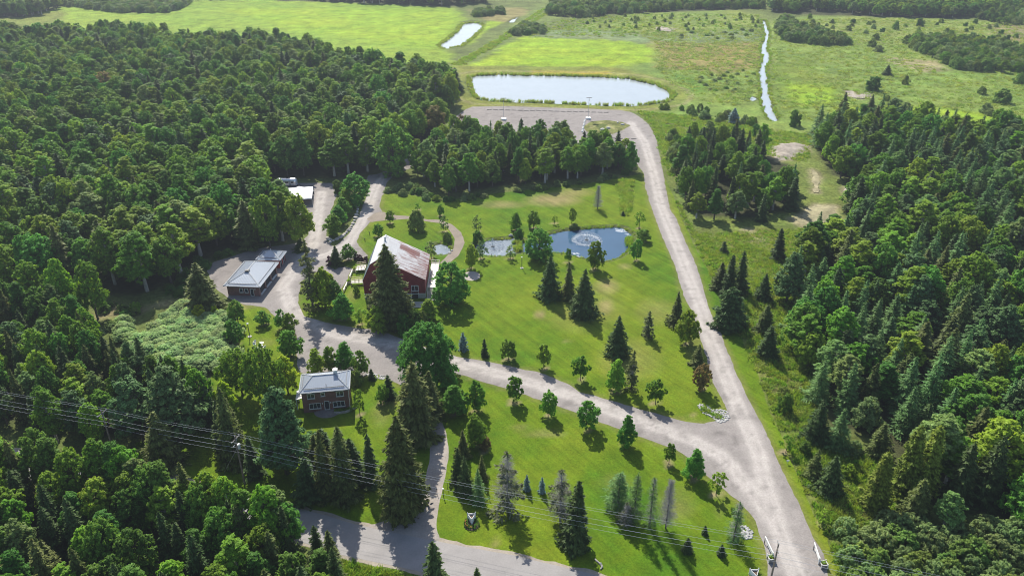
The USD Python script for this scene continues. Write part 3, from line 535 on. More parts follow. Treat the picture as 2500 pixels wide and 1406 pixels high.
for nm, seed, H, Rc, kw, mt in [
        ('spruce_a', 61, 12, 2.6, {}, 'needle'), ('spruce_b', 62, 12, 2.2, {'droop': 0.42}, 'needle'), ('spruce_c', 63, 12, 2.9, {'dens': 1.1}, 'needle_olive'), ('spruce_d', 64, 13, 1.9, {'droop': 0.46}, 'needle_olive'),
        ('spruce_big', 65, 17, 4.8, {'dens': 1.25, 'sp': 0.52, 'step': 0.62, 'power': 0.66, 'droop': 0.38}, 'needle_olive'), ('spruce_park', 66, 8, 2.8, {'dens': 1.1, 'sp': 0.36, 'step': 0.42, 'base': 0.02, 'power': 0.74}, 'needle'), ('spruce_park2', 79, 8, 2.5, {'dens': 0.95, 'sp': 0.38, 'step': 0.5, 'base': 0.03, 'power': 0.85, 'droop': 0.40}, 'needle_olive'), ('spruce_young', 67, 4, 1.1, {'sp': 0.22, 'step': 0.24, 'base': 0.02}, 'needle'),
        ('spruce_blue', 68, 3.2, 0.9, {'sp': 0.2, 'step': 0.2, 'base': 0.02}, 'needle_blue'), ('spruce_thin', 69, 13, 2.4, {'thin': 0.6, 'dens': 0.8, 'droop': 0.28, 'step': 0.7, 'base': 0.08}, 'needle_olive'), ('larch_a', 70, 12, 2.6, {'sp': 0.40, 'wid': 0.24, 'droop': 0.18, 'power': 0.9}, 'needle_larch'), ('larch_b', 71, 12, 2.1, {'sp': 0.38, 'wid': 0.24, 'droop': 0.22, 'power': 0.9}, 'needle_larch'),
        ('larch_thin', 72, 8, 1.7, {'sp': 0.24, 'wid': 0.13, 'thin': 0.85, 'droop': 0.06, 'step': 0.36, 'power': 0.55}, 'needle_larch'), ('larch_sparse', 73, 8, 1.3, {'sp': 0.22, 'wid': 0.11, 'thin': 0.6, 'droop': 0.04, 'step': 0.42, 'power': 0.5}, 'needle_larch'), ('spruce_wide', 74, 8, 3.6, {'dens': 1.2, 'sp': 0.42, 'step': 0.42, 'power': 0.45, 'droop': 0.22, 'base': 0.02}, 'needle'), ('cedar', 78, 12, 2.2, {'dens': 1.3, 'sp': 0.42, 'step': 0.45, 'power': 0.5, 'droop': -0.15, 'base': 0.02}, 'needle_cedar')]:
    st, cr = spruce(seed, H, Rc, **kw)
    kind(nm, H, Rc, cr, mt, 'bark', st, twigs(seed, H, Rc, {'larch_sparse': 150, 'larch_thin': 60, 'spruce_thin': 130}[nm], 0.12, 0.95 if 'larch' in nm else 0.7) if nm in ('larch_sparse', 'larch_thin', 'spruce_thin') else None)
st, cr = spruce(75, 9, 2.7, thin=0.38, dens=0.75, base=0.12, sp=0.30, power=0.6); kind('spruce_grey', 9, 2.7, cr, 'needle_grey', 'bark_pale', st, twigs(75, 9, 2.7, 420, 0.08, 0.9))
mb = MB(); trunk(mb, 8.6, 0.15, np.random.default_rng(5), 0.004); kind('larch_dead', 9, 1.9, None, None, 'bark', mb.mesh(), twigs(76, 9, 2.4, 620, 0.10, 0.98, 0.15))
st, cr = broadleaf(81, 15, 4.4, 2.0, 'cone', 34, 14, 0.32, lobe=(0.20, 0.34), flatc=0.5); kind('pine_a', 15, 4.4, cr, 'needle_pine', 'bark', st)
st, cr = broadleaf(82, 13, 3.4, 2.6, 'egg', 22, 14, 0.30, lobe=(0.24, 0.38), flatc=0.55); kind('pine_b', 13, 3.4, cr, 'needle_pine', 'bark', st)

# ------------------------------------------------------------------ trees of the grounds, one by one: kind, foot and tip in the photograph, width, name, label
names = {'y': 'young_tree', 'b': 'broadleaf_tree', 's': 'spruce_tree', 'l': 'larch_tree', 'p': 'pine_tree', 'h': 'shrub', 'd': 'dead_tree'}
cats = {'y': 'tree', 'b': 'tree', 's': 'conifer', 'l': 'conifer', 'p': 'conifer', 'h': 'shrub', 'd': 'dead tree'}
RA, RB, BK = 'young trees along the upper side of the branch drive', 'young trees along the lower side of the branch drive', None
grown = [
 ('y','young_round2',1241,877,830,36,'small round young tree, leftmost of the row above the branch drive',RA), ('y','young_round',1327,897,839,40,'round young tree, second from the left in the row above the branch drive',RA),
 ('y','young_round',1417,928,869,41,'round young tree on the lawn, third from the left above the branch drive',RA), ('y','young_cone',1504,954,877,45,'tall full young tree beside the thin brown-grey spruce above the drive',RA),
 ('y','young_round',1600,987,926,44,'round young tree nearest the road fork, right end of the row above the drive',RA),
 ('s','spruce_thin',1541,953,856,36,'thin straggly grey-green spruce among the round young trees above the drive',BK), ('y','young_red',1710,952,888,40,'young maple with red leaves beside the main drive just above the fork',BK),
 ('s','spruce_park',1702,893,841,40,'small dark green conifer between the red maple and the bright green maple',BK), ('y','young_lime',1674,840,756,53,'bright green young maple beside the main drive',BK), ('s','spruce_park',1649,792,713,46,'dark spruce at the lawn edge beside the main drive, above the bright green maple',BK),
 ('s','spruce_thin',1581,823,759,34,'thin see-through spruce alone on the right half of the lawn',BK), ('s','spruce_park',1506,866,772,56,'full dark spruce alone in the middle of the lower lawn',BK),
 ('s','spruce_blue',1131,856,811,22,'blue spruce at the lawn edge right of the great round maple',BK), ('s','spruce_young',1183,869,826,18,'small narrow dark spruce left of the row of young trees above the drive',BK),
 ('s','spruce_park',1342,726,626,56,'left spruce of the dark trio on the lawn below the fountain pond',BK), ('s','spruce_park',1387,728,641,44,'middle and narrowest spruce of the dark trio on the lawn below the pond',BK), ('s','spruce_park',1424,768,659,66,'right spruce of the dark trio on the lawn, nearest the camera',BK),
 ('y','young_round',1255,981,918,46,'round young tree, leftmost of the row below the branch drive',RB), ('y','young_round2',1338,1015,955,39,'slim round young tree, second from the left below the branch drive',RB), ('y','young_round',1431,1047,979,53,'broadest round young tree of the row below the branch drive',RB),
 ('y','young_cone',1529,1087,1013,42,'pointed young tree, fourth from the left below the branch drive',RB), ('y','young_round',1633,1131,1081,31,'smallest round tree of the row below the branch drive',RB), ('y','young_cone',1694,1166,1097,48,'dark young tree nearest the fork in the row below the drive',RB), ('y','young_thin',1748,1208,1150,42,'thin young tree at the right end of the row below the drive',RB),
 ('l','larch_sparse',1791,1319,1222,36,'thin larch with drooping sparse needles by the white stones near the gate',BK), ('s','spruce_young',1720,1303,1281,15,'tiny spruce on the lower lawn left of the thin larch',BK), ('s','spruce_young',1676,1346,1311,26,'small dark spruce under the wires at the bottom right of the lower lawn',BK), ('s','spruce_young',1759,1354,1327,21,'small dark spruce nearest the gate on the lower lawn',BK),
 ('y','young_thin',2007,1281,1244,34,'small staked tree on the grass verge right of the gate',BK), ('y','young_thin',1918,1104,1063,32,'small young tree on the verge right of the road fork',BK),
 ('y','young_cone',1110,1010,940,62,'broad dense dark young tree beside the gravel lane, under the big round maple',BK), ('y','young_cone',1163,1000,928,44,'young tree on a bare stem right of the broad dense one by the lane',BK), ('y','young_cone',1160,1086,1011,54,'young tree with pale upper leaves at the head of the spruce row along the lane',BK), ('y','young_red',1184,1098,1064,26,'small rust-red tree beside the young tree with pale leaves',BK),
 ('s','spruce_park',1131,1112,1051,42,'uppermost dark spruce of the row beside the gravel lane',BK), ('s','spruce_park',1120,1180,1094,40,'dark spruce on the lane side of the row, second from the top',BK), ('s','spruce_park',1136,1202,1113,42,'dark green spruce at the lower end of the row beside the lane',BK), ('l','larch_a',1168,1222,1143,40,'bright green conifer at the lower right end of the row beside the lane',BK), ('s','spruce_park',1177,1168,1111,32,'small conifer tucked right of the row beside the lane',BK),
 ('s','spruce_grey',1238,1243,1100,90,'big sparse grey-needled spruce standing over the triangular white planter',BK), ('s','spruce_blue',1286,1196,1158,18,'small blue spruce, left one of two right of the sparse grey spruce',BK), ('s','spruce_blue',1323,1202,1163,17,'small blue spruce, right one of two beside the half-dead spruce',BK),
 ('s','spruce_grey',1367,1270,1143,80,'half-dead grey spruce behind the tall dark spruce on the lower lawn',BK), ('s','spruce_a',1406,1334,1173,76,'tall dark spruce under the wires on the lower lawn',BK),
 ('l','larch_thin',1508,1243,1152,52,'leftmost of the four thin larches under the wires',BK), ('l','larch_thin',1547,1275,1154,36,'second larch from the left under the wires, green and slender',BK), ('l','larch_sparse',1585,1286,1160,30,'third larch from the left under the wires, bare at the top',BK), ('d','larch_dead',1625,1289,1167,42,'bare dead larch, rightmost of the four under the wires',BK), ('s','spruce_grey',1527,1284,1224,46,'low grey dying spruce in front of the thin larches',BK),
 ('s','spruce_a',1066,1495,1321,84,'dark spruce cut by the lower picture edge, on the near side of the road',BK), ('s','spruce_b',1166,1462,1384,36,'tip of a small conifer at the lower picture edge right of the bigger one',BK),
 ('s','spruce_big',955,786,597,112,'huge dark spruce in front of the barn gable',BK), ('b','maple_tall',1103,740,641,88,'full green maple right of the barn deck',BK), ('b','maple_big',1050,925,794,150,'great round maple where the drives meet below the barn',BK),
 ('y','young_cone',1048,778,730,42,'small round tree behind the great round maple, by the barn stairs',BK), ('h','shrub_dark',1012,800,756,46,'dark bush, upper one between barn and great round maple',BK), ('h','shrub_dark',985,812,768,42,'dark bush, lower one left of the great round maple',BK), ('h','shrub_mid',1030,792,758,36,'mid green bush below the barn stairs',BK),
 ('y','young_cone',840,780,716,52,'dense dark round tree at the left front corner of the barn lawn',BK), ('y','young_thin',884,791,752,34,'small thin tree in front of the barn beside the huge spruce',BK), ('y','young_lime',924,813,747,46,'bright pointed young tree at the drive edge in front of the huge spruce',BK),
 ('s','spruce_thin',765,756,586,56,'tall ragged spruce on the grass between garage and barn',BK), ('b','broad_lime',794,752,654,66,'yellow-green tree right of the tall ragged spruce',BK), ('b','broad_dark2',818,748,684,42,'dark little tree between the yellow-green tree and the barn',BK),
 ('y','young_round',644,792,757,34,'small round tree alone on the lawn in front of the garage',BK), ('y','young_round',689,802,753,30,'round tree at the lawn edge by the yard, upper of three',BK), ('y','young_cone',709,818,763,36,'oval tree at the lawn edge by the yard, middle of three',BK), ('y','young_cone',711,872,806,56,'big oval tree at the lawn edge by the yard, lowest of three',BK), ('b','broad_dark2',582,790,733,40,'dark little tree between the thicket and the garage lawn',BK), ('y','young_round',573,842,780,42,'round tree at the right edge of the pale thicket by the lamp',BK),
 ('s','spruce_c',500,758,642,80,'broad dark spruce left of the garage above the pale thicket',BK), ('h','shrub_lime',490,778,744,46,'bright yellow-green bush in front of the broad dark spruce',BK), ('h','shrub_lime',526,774,746,28,'smaller yellow-green bush at the foot of the broad dark spruce',BK),
 ('b','ash_big',592,965,850,96,'light green airy tree left of the brick house, left one of three',BK), ('b','ash_big',650,985,842,110,'light green airy tree left of the brick house, middle and tallest',BK), ('b','broad_lime',704,960,868,66,'yellow-green tree touching the left side of the brick house',BK), ('b','broad_lime',560,1020,930,60,'yellow-tinged tree left of the big pine by the road',BK),
 ('y','young_cone',774,912,851,44,'leftmost tree of the clump behind the brick house',BK), ('y','young_cone',806,905,844,36,'second tree of the clump behind the brick house',BK), ('y','young_cone',845,904,834,46,'tallest tree of the clump behind the brick house',BK), ('y','young_round',884,916,853,38,'rightmost tree of the clump behind the brick house, with a bare stem',BK), ('h','shrub_mid',870,938,901,36,'bush at the right rear corner of the brick house',BK), ('s','spruce_young',908,926,899,18,'small conifer on the white stones behind the brick house',BK), ('s','spruce_young',950,972,914,30,'blue-green conifer right of the white stones behind the house',BK), ('y','young_thin',879,1014,949,34,'slender tree at the right front corner of the brick house',BK), ('y','young_round2',935,981,938,32,'small tree alone on the lawn right of the brick house',BK),
 ('b','maple_tall',869,498,424,70,'dense bright-topped maple between the two gravel drives above the barn',BK), ('h','shrub_dark',826,470,440,30,'dark bush beside the dense maple at the upper end of the hedge row',BK), ('y','young_cone',846,508,461,36,'first and uppermost tree of the hedge row along the rock wall',BK), ('y','young_cone',838,526,481,40,'second tree from the top in the hedge row along the rock wall',BK), ('y','young_cone',829,548,502,42,'third tree from the top in the hedge row along the rock wall',BK), ('y','young_cone',817,574,522,44,'lowest tree of the hedge row along the rock wall',BK),
 ('s','spruce_park',822,648,600,34,'conifer in the small planted bed by the yard left of the barn',BK), ('y','young_round',851,635,594,34,'round tree in the small planted bed left of the barn',BK), ('h','shrub_purple',810,647,625,28,'large purple-leaved bush at the left end of the planted bed',BK), ('h','shrub_purple',869,634,617,14,'purple shrub, left of three by the barn deck','purple shrubs behind the barn deck'), ('h','shrub_purple',881,638,620,15,'purple shrub, middle of three by the barn deck','purple shrubs behind the barn deck'), ('h','shrub_purple',893,640,625,15,'purple shrub nearest the barn of three by the deck','purple shrubs behind the barn deck'), ('h','shrub_fresh',870,718,694,17,'light green shrub at the left front corner of the barn',BK),
 ('y','young_thin',954,531,512,18,'small thin tree above the junction of drive and footpath','young trees on the round lawn'), ('y','young_round',952,545,515,22,'young tree on the oval lawn beside the footpath, left end',BK), ('y','young_round2',923,578,546,24,'young tree on the oval lawn behind the barn roof',BK), ('b','willow_round',1018,563,513,44,'round willow on the oval lawn inside the looping footpath',BK), ('y','young_round',1076,527,498,18,'small dark tree on the lawn above the footpath loop',BK), ('y','young_thin',1020,514,495,14,'little tree on the lawn behind the round willow',BK), ('y','young_grey',1084,565,526,24,'grey-leaved tree inside the footpath loop, upper right',BK), ('h','shrub_mid',1092,588,566,24,'bush at the upper right of the little pond by the barn',BK), ('y','young_grey',1053,630,587,32,'silver-grey tree beside the little pond by the barn',BK),
 ('y','young_grey',1164,566,524,24,'silver-grey slender tree on the bank left of the upper pond',BK), ('h','shrub_dark',1166,591,563,28,'dark bush on the bank left of the upper pond',BK), ('y','young_lime',1151,657,596,30,'fresh green slender tree between footpath and upper pond',BK), ('y','young_grey',1174,632,588,30,'grey airy tree at the near bank of the upper pond, left one',BK), ('y','young_grey',1246,631,597,26,'grey airy tree at the near bank of the upper pond, right one',BK), ('y','young_cone',1260,562,518,28,'young tree on the far bank of the ponds, left of two','young trees on the far bank of the ponds'), ('y','young_round2',1303,557,514,30,'young tree on the far bank of the ponds, right of two','young trees on the far bank of the ponds'), ('h','shrub_dark',1266,580,557,26,'dark bush on the neck of land between the two ponds',BK),
 ('y','young_thin',1354,547,525,14,'tiny sapling on the lawn above the fountain pond',BK), ('y','young_round',1396,548,506,20,'dark little tree at the far edge of the fountain pond',BK), ('h','shrub_mid',1402,557,545,26,'low bush on the far bank of the fountain pond',BK), ('b','maple_tall',1316,632,557,66,'full maple leaning over the pond between the two fountains',BK), ('y','young_round',1387,642,606,20,'small tree on the near bank of the fountain pond',BK), ('y','young_cone',1453,658,587,40,'tall young tree with a side branch on the near bank of the fountain pond',BK),
 ('y','young_thin',1560,557,515,28,'thin tree right of the fountain pond, upper of three',BK), ('y','young_round2',1571,590,560,32,'leaning round tree right of the fountain pond, middle of three',BK), ('y','young_round',1554,636,584,28,'dark tree right of the fountain pond, lowest of three',BK), ('d','larch_dead',1459,510,452,22,'bare thin tree on the lawn below the wood',BK), ('s','spruce_young',1521,526,515,10,'dark knob of a bush at the foot of the tall weeds strip',BK),
 ('b','maple_tall',962,424,298,98,'massive dark maple at the left end of the wood below the parking lot',BK), ('y','young_cone',1538,418,345,36,'dark rounded tree at the right end of the wood, next to the main drive',BK), ('b','broad_rust',1060,330,258,56,'tree with rust-coloured leaves at the wood edge by the parking lot',BK), ('y','young_red',1126,345,280,28,'reddish slender tree at the left edge of the parking lot',BK),
 ('s','spruce_a',1112,222,166,40,'dark spruce at the right tip of the wood beside the big pond',BK), ('s','spruce_a',1085,214,150,38,'dark spruce just left of the wood tip beside the big pond',BK), ('b','broad_dark',1092,280,208,38,'dark tree left of the track to the parking lot',BK),
 ('s','spruce_a',1777,722,622,44,'left conifer of the tall clump beside the main drive',BK), ('s','spruce_a',1803,712,612,40,'right conifer of the tall clump beside the main drive',BK), ('s','spruce_c',1756,706,640,40,'lower conifer on the drive side of the tall clump',BK), ('s','spruce_wide',1777,796,700,84,'broad bushy dark conifer at the edge of the main drive',BK), ('s','spruce_c',1865,810,743,42,'dark spruce in the rough meadow, upper of two',BK), ('s','spruce_a',1872,870,794,46,'dark pointed spruce in the rough meadow, lower of two',BK),
 ('s','spruce_a',1897,628,557,38,'lone spruce in the rough meadow below the bedrock',BK), ('s','spruce_young',1766,616,588,20,'little spruce in the grass right of the main drive',BK), ('l','larch_a',1992,586,516,36,'dark conifer at the wood edge by the dry bedrock patch',BK), ('s','spruce_park',1862,728,668,40,'conifer at the left tip of the right-hand wood',BK),
 ('s','spruce_park',1990,1070,976,62,'blue-green conifer in the meadow strip, left of a pair','pair of blue-green conifers in the meadow strip'), ('l','larch_a',2040,1092,996,62,'blue-green conifer in the meadow strip, right of a pair','pair of blue-green conifers in the meadow strip'), ('b','broad_willow',2108,1046,972,72,'grey-green round bush-like tree behind the pair of blue-green conifers',BK), ('s','spruce_c',2140,1110,1032,54,'brownish dark spruce right of the pair of blue-green conifers',BK), ('s','spruce_park',2022,1198,1112,64,'dark green spruce at the foot of the meadow strip',BK), ('s','spruce_park',1985,1166,1098,46,'dark spruce behind the one at the foot of the meadow strip',BK), ('s','cedar',2132,1238,1104,54,'tall yellow-green cedar at the front of the right-hand wood, left one',BK), ('s','cedar',2200,1210,1040,56,'tall yellow-green cedar pair in the right-hand wood, left half',BK), ('s','cedar',2242,1212,1040,58,'tall yellow-green cedar pair in the right-hand wood, right half',BK), ('s','spruce_c',2228,1268,1168,66,'pointed dark spruce at the lower front of the right-hand wood',BK), ('h','shrub_dark',1916,1004,960,38,'dark bush in the weeds right of the main drive',BK), ('b','broad_grey',2300,1290,1200,70,'grey-green tree above the willow scrub',BK),
 ('s','spruce_c',573,1132,943,62,'tall olive spruce left of the big pine beside the road',BK), ('p','pine_a',702,1155,948,146,'big spreading white pine in front of the brick house',BK), ('s','spruce_c',1018,1066,884,100,'big dark spruce right of the brick house beside the lane',BK), ('s','spruce_big',985,1245,1016,124,'largest dark spruce of the cluster at the mouth of the lane',BK), ('s','spruce_c',845,1218,1041,66,'spruce of the roadside cluster directly below the brick house',BK), ('s','spruce_b',908,1182,1056,42,'narrow pointed spruce in the middle of the roadside cluster',BK), ('s','spruce_c',800,1212,1048,56,'olive spruce between the white pine and the roadside cluster',BK), ('s','spruce_c',406,1136,1006,86,'olive spruce beside the bright verge near the left power pole',BK), ('p','pine_a',440,1080,896,150,'big dark pine cluster tree left of the light green trees',BK), ('p','pine_b',350,1075,925,110,'dark pine behind the left power pole',BK), ('s','spruce_c',1052,1020,905,60,'dark spruce between the big dark spruce and the great maple',BK),
 ('b','broad_fresh',90,748,640,70,'yellow-green leaning tree over the grey hut in the left woods',BK), ('b','broad_fresh2',170,770,632,64,'light green tall tree right of the grey hut',BK), ('b','broad_fresh',240,780,640,72,'light green tree with bare pale stem right of the hut',BK), ('b','broad_mid2',28,730,590,60,'tree with a tall bare stem at the left picture edge above the hut',BK),
 ('b','broad_fresh2',660,606,476,70,'bright tree at the yard edge in front of the white tent, left one',BK), ('b','broad_fresh',735,602,474,76,'bright tree at the yard edge in front of the white tent, right one',BK), ('b','broad_mid',700,560,456,62,'leafy tree hiding the left half of the white tent',BK), ('s','spruce_b',735,612,585,30,'small pale-tipped pine by the red shed',BK), ('s','spruce_d',610,600,490,60,'dark spruce behind the red shed at the wood edge',BK),
 ('h','shrub_dark',2130,219,187,44,'big dark round bush alone in the right wetland',BK), ('s','spruce_park',2165,183,158,22,'dark conifer alone in the right wetland above the big bush',BK), ('h','shrub_mid',2210,206,182,18,'small oval bush right of the big dark bush in the wetland',BK), ('h','shrub_mid',2445,250,217,42,'large round bush near the right edge of the wetland',BK), ('h','shrub_mid',2396,230,211,23,'round bush left of the large one near the right edge',BK), ('h','shrub_willow',2406,275,251,28,'pale bush at the top edge of the right wood, upper of two',BK), ('h','shrub_willow',2415,281,265,22,'pale bush at the top edge of the right wood, lower of two',BK), ('h','shrub_mid',2486,204,177,27,'bush at the right picture edge in the wetland',BK), ('s','spruce_park',2126,261,231,22,'dark conifer by the pale rocks at the wood top edge',BK), ('s','spruce_park',2056,277,226,30,'taller conifer left of the pale rocks at the wood top edge',BK), ('h','shrub_dark',1938,308,269,30,'dark bush right of the stream near the wood',BK), ('h','shrub_dark',1845,332,303,27,'dark bush below the stream end',BK), ('h','shrub_mid',2186,73,50,15,'tall narrow bush in the far right wetland',BK), ('h','shrub_mid',2138,97,81,19,'bush, upper of the small clump in the far wetland',BK), ('h','shrub_mid',2128,114,95,22,'bush, left of the small clump in the far wetland',BK), ('h','shrub_willow',2144,126,110,24,'pale bush, lowest of the small clump in the far wetland',BK), ('h','shrub_dark',2244,64,45,16,'dark bush far out near the tree belt on the right',BK), ('h','shrub_mid',2165,246,231,16,'little bush in the wetland below the big dark bush',BK), ('h','shrub_willow',2210,268,249,28,'pale spreading bush at the wood top edge right of the rocks',BK), ('s','spruce_blue',1790,300,264,26,'grey-blue conifer among the bushes below the big pond',BK),
]
for r_ in grown:
    if r_[0] == 'y': g_ = G(r_[2], r_[3]); mulch.append((g_[0], g_[1], 0.9))
def flat(name, p, cell, z, mt, col, **k):
    m, t = sheet(p, cell, z, col); return struct(name, m, mt, False, t, **k)
flat('lawn', P['lawn'], 1.3, 0.012, 'lawn', lawncol)
flat('verge', P['verge'].difference(P['lawn']), 1.3, 0.008, 'lawn', lawncol)
flat('road_shoulder', P['shoulder'], 1.5, 0.017, 'gravel', lambda x, y: np.array([0.36, 0.32, 0.26]) * (0.8 + 0.4 * fbm(x, y, 1.5, 71))[:, None])
flat('gravel_drive', P['gravel'], 0.75, 0.024, 'gravel', gravelcol)
flat('gravel_lane', P['lane'], 0.8, 0.020, 'gravel', lambda x, y: np.array([0.36, 0.325, 0.29]) * (0.8 + 0.4 * fbm(x, y, 2.0, 72))[:, None])
flat('footpath', P['path'], 0.8, 0.030, 'gravel', lambda x, y: np.array([0.285, 0.245, 0.20]) * (0.85 + 0.3 * fbm(x, y, 1.5, 73))[:, None])
flat('road', P['road'], 1.2, 0.030, 'asphalt', roadcol)
flat('sand_pad', P['sand'], 0.6, 0.034, 'gravel', lambda x, y: np.array([0.42, 0.385, 0.35]) * (0.9 + 0.2 * fbm(x, y, 1.0, 74))[:, None])
isl = rough_edge(poly(island_px), 0.3)
flat('grass_island', isl, 0.9, 0.05, 'ground', lambda x, y: np.array([0.15, 0.165, 0.05]) * (0.55 + 0.9 * fbm(x, y, 2.5, 75))[:, None] + (sstep(0.55, 0.7, fbm(x, y, 4, 76)))[:, None] * np.array([0.13, 0.10, 0.07]))
W = lambda k, w: sheet(ponds[k].buffer(w), 30.0, WL)[0]
struct('big_pond', W('big', 1.3), 'water_pale', label=None); struct('far_pond', W('far', 1.3), 'water_pale')
blue = shapely.union_all([ponds['pond'], ponds['neck']]).buffer(1.2)
struct('fountain_pond', sheet(blue, 30, WL)[0], 'water_blue')
struct('upper_pond', sheet(ponds['upper'].buffer(1.2).difference(blue), 30, WL)[0], 'water_stirred'); struct('barn_pond', W('barn', 1.0), 'water_stirred')
struct('stream', W('stream', 1.0), 'water_pale'); struct('marsh_pool', W('puddle', 1.0), 'water_pale'); struct('marsh_pool', W('glint', 1.0), 'water_pale')
for k, p in P['rocks'].items():                                       # bare bedrock coming through the grass, each outcrop a low dome
    cx, cy = p.centroid.coords[0]; s = {'slab': 1.3, 'dry': 0.5, 'low': 0.8, 'ledge': 0.9, 'gap': 0.5}.get(k, 0.45)
    m, t = sheet(p, 1.0 if p.area < 400 else 1.6, 0, lambda x, y: np.array([0.40, 0.355, 0.30] if k not in ('dry', 'gap') else [0.36, 0.33, 0.20]) * (0.55 + 0.75 * fbm(x, y, 3, 81))[:, None])
    v = m[0]; e = -signed(p, v[:, 0], v[:, 1], 50); v[:, 2] = -0.12 + s * sstep(0, 5, e) * (0.55 + 0.7 * fbm(v[:, 0], v[:, 1], 5, 82)) + 0.18
    struct('bedrock', (v, m[1]), 'rock', True, t)
# ------------------------------------------------------------------ buildings
def opening(parent, name, x, z, w, h, y0, frame='white', panes=1, fw=0.09, sill=True, glass='glass'):
    """A framed window or glazed door on a wall that faces -y at y0: frame (> panes, mullions, sill) standing proud of it."""
    m = MB()
    for cx, cz, sx, sz in ((x + fw / 2, z + h / 2, fw, h), (x + w - fw / 2, z + h / 2, fw, h), (x + w / 2, z + fw / 2, w - 2 * fw, fw), (x + w / 2, z + h - fw / 2, w - 2 * fw, fw)): m.box((cx, y0 - 0.03, cz), (sx, 0.08, sz))
    p = put(parent, name, m.mesh(), frame)
    pw = (w - 2 * fw) / panes
    for i in range(panes):
        put(p, 'pane', MB().box((x + fw + pw * (i + 0.5), y0 - 0.012, z + h / 2), (pw - 0.002, 0.03, h - 2 * fw - 0.002)).mesh(), glass)
        if i: put(p, 'mullion', MB().box((x + fw + pw * i, y0 - 0.035, z + h / 2), (fw * 0.8, 0.07, h - 2 * fw - 0.004)).mesh(), frame)
    if sill: put(p, 'sill', MB().box((x + w / 2, y0 - 0.08, z - 0.04), (w + 0.16, 0.18, 0.08)).mesh(), 'concrete' if frame == 'white' else frame)
    return p
def hip_roof(parent, W_, D_, ov, z0, ridge, z1, seam=0.45, guard=True):
    """A metal hip roof: four slopes, seams, caps on ridge and hips, gutter boards and snow guards. ridge: two ends (x, y)."""
    a, b, c, d = np.array([-ov, -ov, z0]), np.array([W_ + ov, -ov, z0]), np.array([W_ + ov, D_ + ov, z0]), np.array([-ov, D_ + ov, z0])
    r1, r2 = np.array([*ridge[0], z1]), np.array([*ridge[1], z1]); lengthwise = abs(r2[1] - r1[1]) > abs(r2[0] - r1[0])
    S = [[a, b, r1], [b, c, r2, r1], [c, d, r2], [d, a, r1, r2]] if lengthwise else [[a, b, r2, r1], [b, c, r2], [c, d, r1, r2], [d, a, r1]]
    m = MB()
    for s in S: m.slab(s, 0.07)
    roof = put(parent, 'roof', m.mesh(), 'metal_roof')
    for s in S:                                                        # seams run up each slope
        e = s[1] - s[0]; L = np.linalg.norm(e); e = e / L; n = np.cross(e, s[2] - s[0]); n /= np.linalg.norm(n); n = n if n[2] > 0 else -n; up = np.cross(n, e); up = up if up[2] > 0 else -up; m = MB()
        q = [((p - s[0]) @ e, (p - s[0]) @ up) for p in s]; tri = Polygon(q)
        for k in np.arange(seam / 2, L, seam):
            g = tri.intersection(LineString([(k, 0.02), (k, 60)]))
            if g.geom_type == 'LineString' and g.length > 0.3:
                (u0, v0), (u1, v1) = g.coords[0], g.coords[-1]; m.beam(s[0] + e * u0 + up * v0 + n * 0.02, s[0] + e * u1 + up * v1 + n * 0.02, 0.035, 0.05)
        put(roof, 'seam_rows', m.mesh(), 'seam', kind='stuff')
        if guard:
            g = tri.intersection(LineString([(0, 0.75), (L, 0.75)])); (u0, v0), (u1, v1) = g.coords[0], g.coords[-1]
            put(roof, 'snow_guard', MB().beam(s[0] + e * (u0 + 0.4) + up * v0 + n * 0.12, s[0] + e * (u1 - 0.4) + up * v1 + n * 0.12, 0.05, 0.12).mesh(), 'dark_metal')
    lines = [(a, r1), (b, r1 if lengthwise else r2), (c, r2), (d, r2 if lengthwise else r1)] + ([(r1, r2)] if np.linalg.norm(r2 - r1) > 0.2 else [])
    for p, q in lines: put(roof, 'ridge_cap', MB().beam(p + [0, 0, 0.035], q + [0, 0, 0.035], 0.24, 0.05).mesh(), 'metal_trim')
    for p, q in ((a, b), (b, c), (c, d), (d, a)):
        o = np.cross((q - p) / np.linalg.norm(q - p), [0, 0, 1.0]) * 0.06; put(roof, 'gutter', MB().beam(p + o - [0, 0, 0.10], q + o - [0, 0, 0.10], 0.12, 0.15).mesh(), 'metal_trim')
    return roof

# the brick house
H_ = thing('brick_house', 'two-storey dark brick house with grey metal hip roof and white windows', 'house', (-43.18, 129.03, 0), math.radians(9.0))
Wd, Dp = 9.38, 6.15
put(H_, 'wall', MB().box((Wd / 2, Dp / 2, 2.6), (Wd, Dp, 5.16)).mesh(), 'brick')
put(H_, 'soffit', MB().box((Wd / 2, Dp / 2, 5.13), (Wd + 0.7, Dp + 0.7, 0.07)).mesh(), 'white')
hip_roof(H_, Wd, Dp, 0.38, 5.3, ((2.3, Dp / 2), (6.75, Dp / 2)), 7.05, 0.40)
for x, z, w, h, n in ((1.1, 3.45, 1.5, 1.25, 2), (3.85, 3.85, 0.85, 0.85, 1), (6.95, 3.45, 1.5, 1.25, 2), (1.25, 0.85, 2.35, 1.4, 3), (6.05, 0.85, 2.45, 1.4, 3)): opening(H_, 'window', x, z, w, h, 0.0, panes=n)
dr = opening(H_, 'door', 4.3, 0.38, 1.05, 2.15, 0.0, frame='white', sill=False); put(dr, 'handle', MB().box((5.18, -0.1, 1.4), (0.06, 0.06, 0.2)).mesh(), 'dark_metal')
for x in (3.95, 5.65): put(H_, 'wall_lamp', MB().box((x, -0.09, 2.1), (0.16, 0.16, 0.3)).mesh(), 'white')
put(H_, 'chimney', MB().box((6.95, 3.55, 6.9), (0.75, 0.75, 1.6)).box((6.95, 3.55, 7.74), (0.95, 0.95, 0.1)).mesh(), 'white')
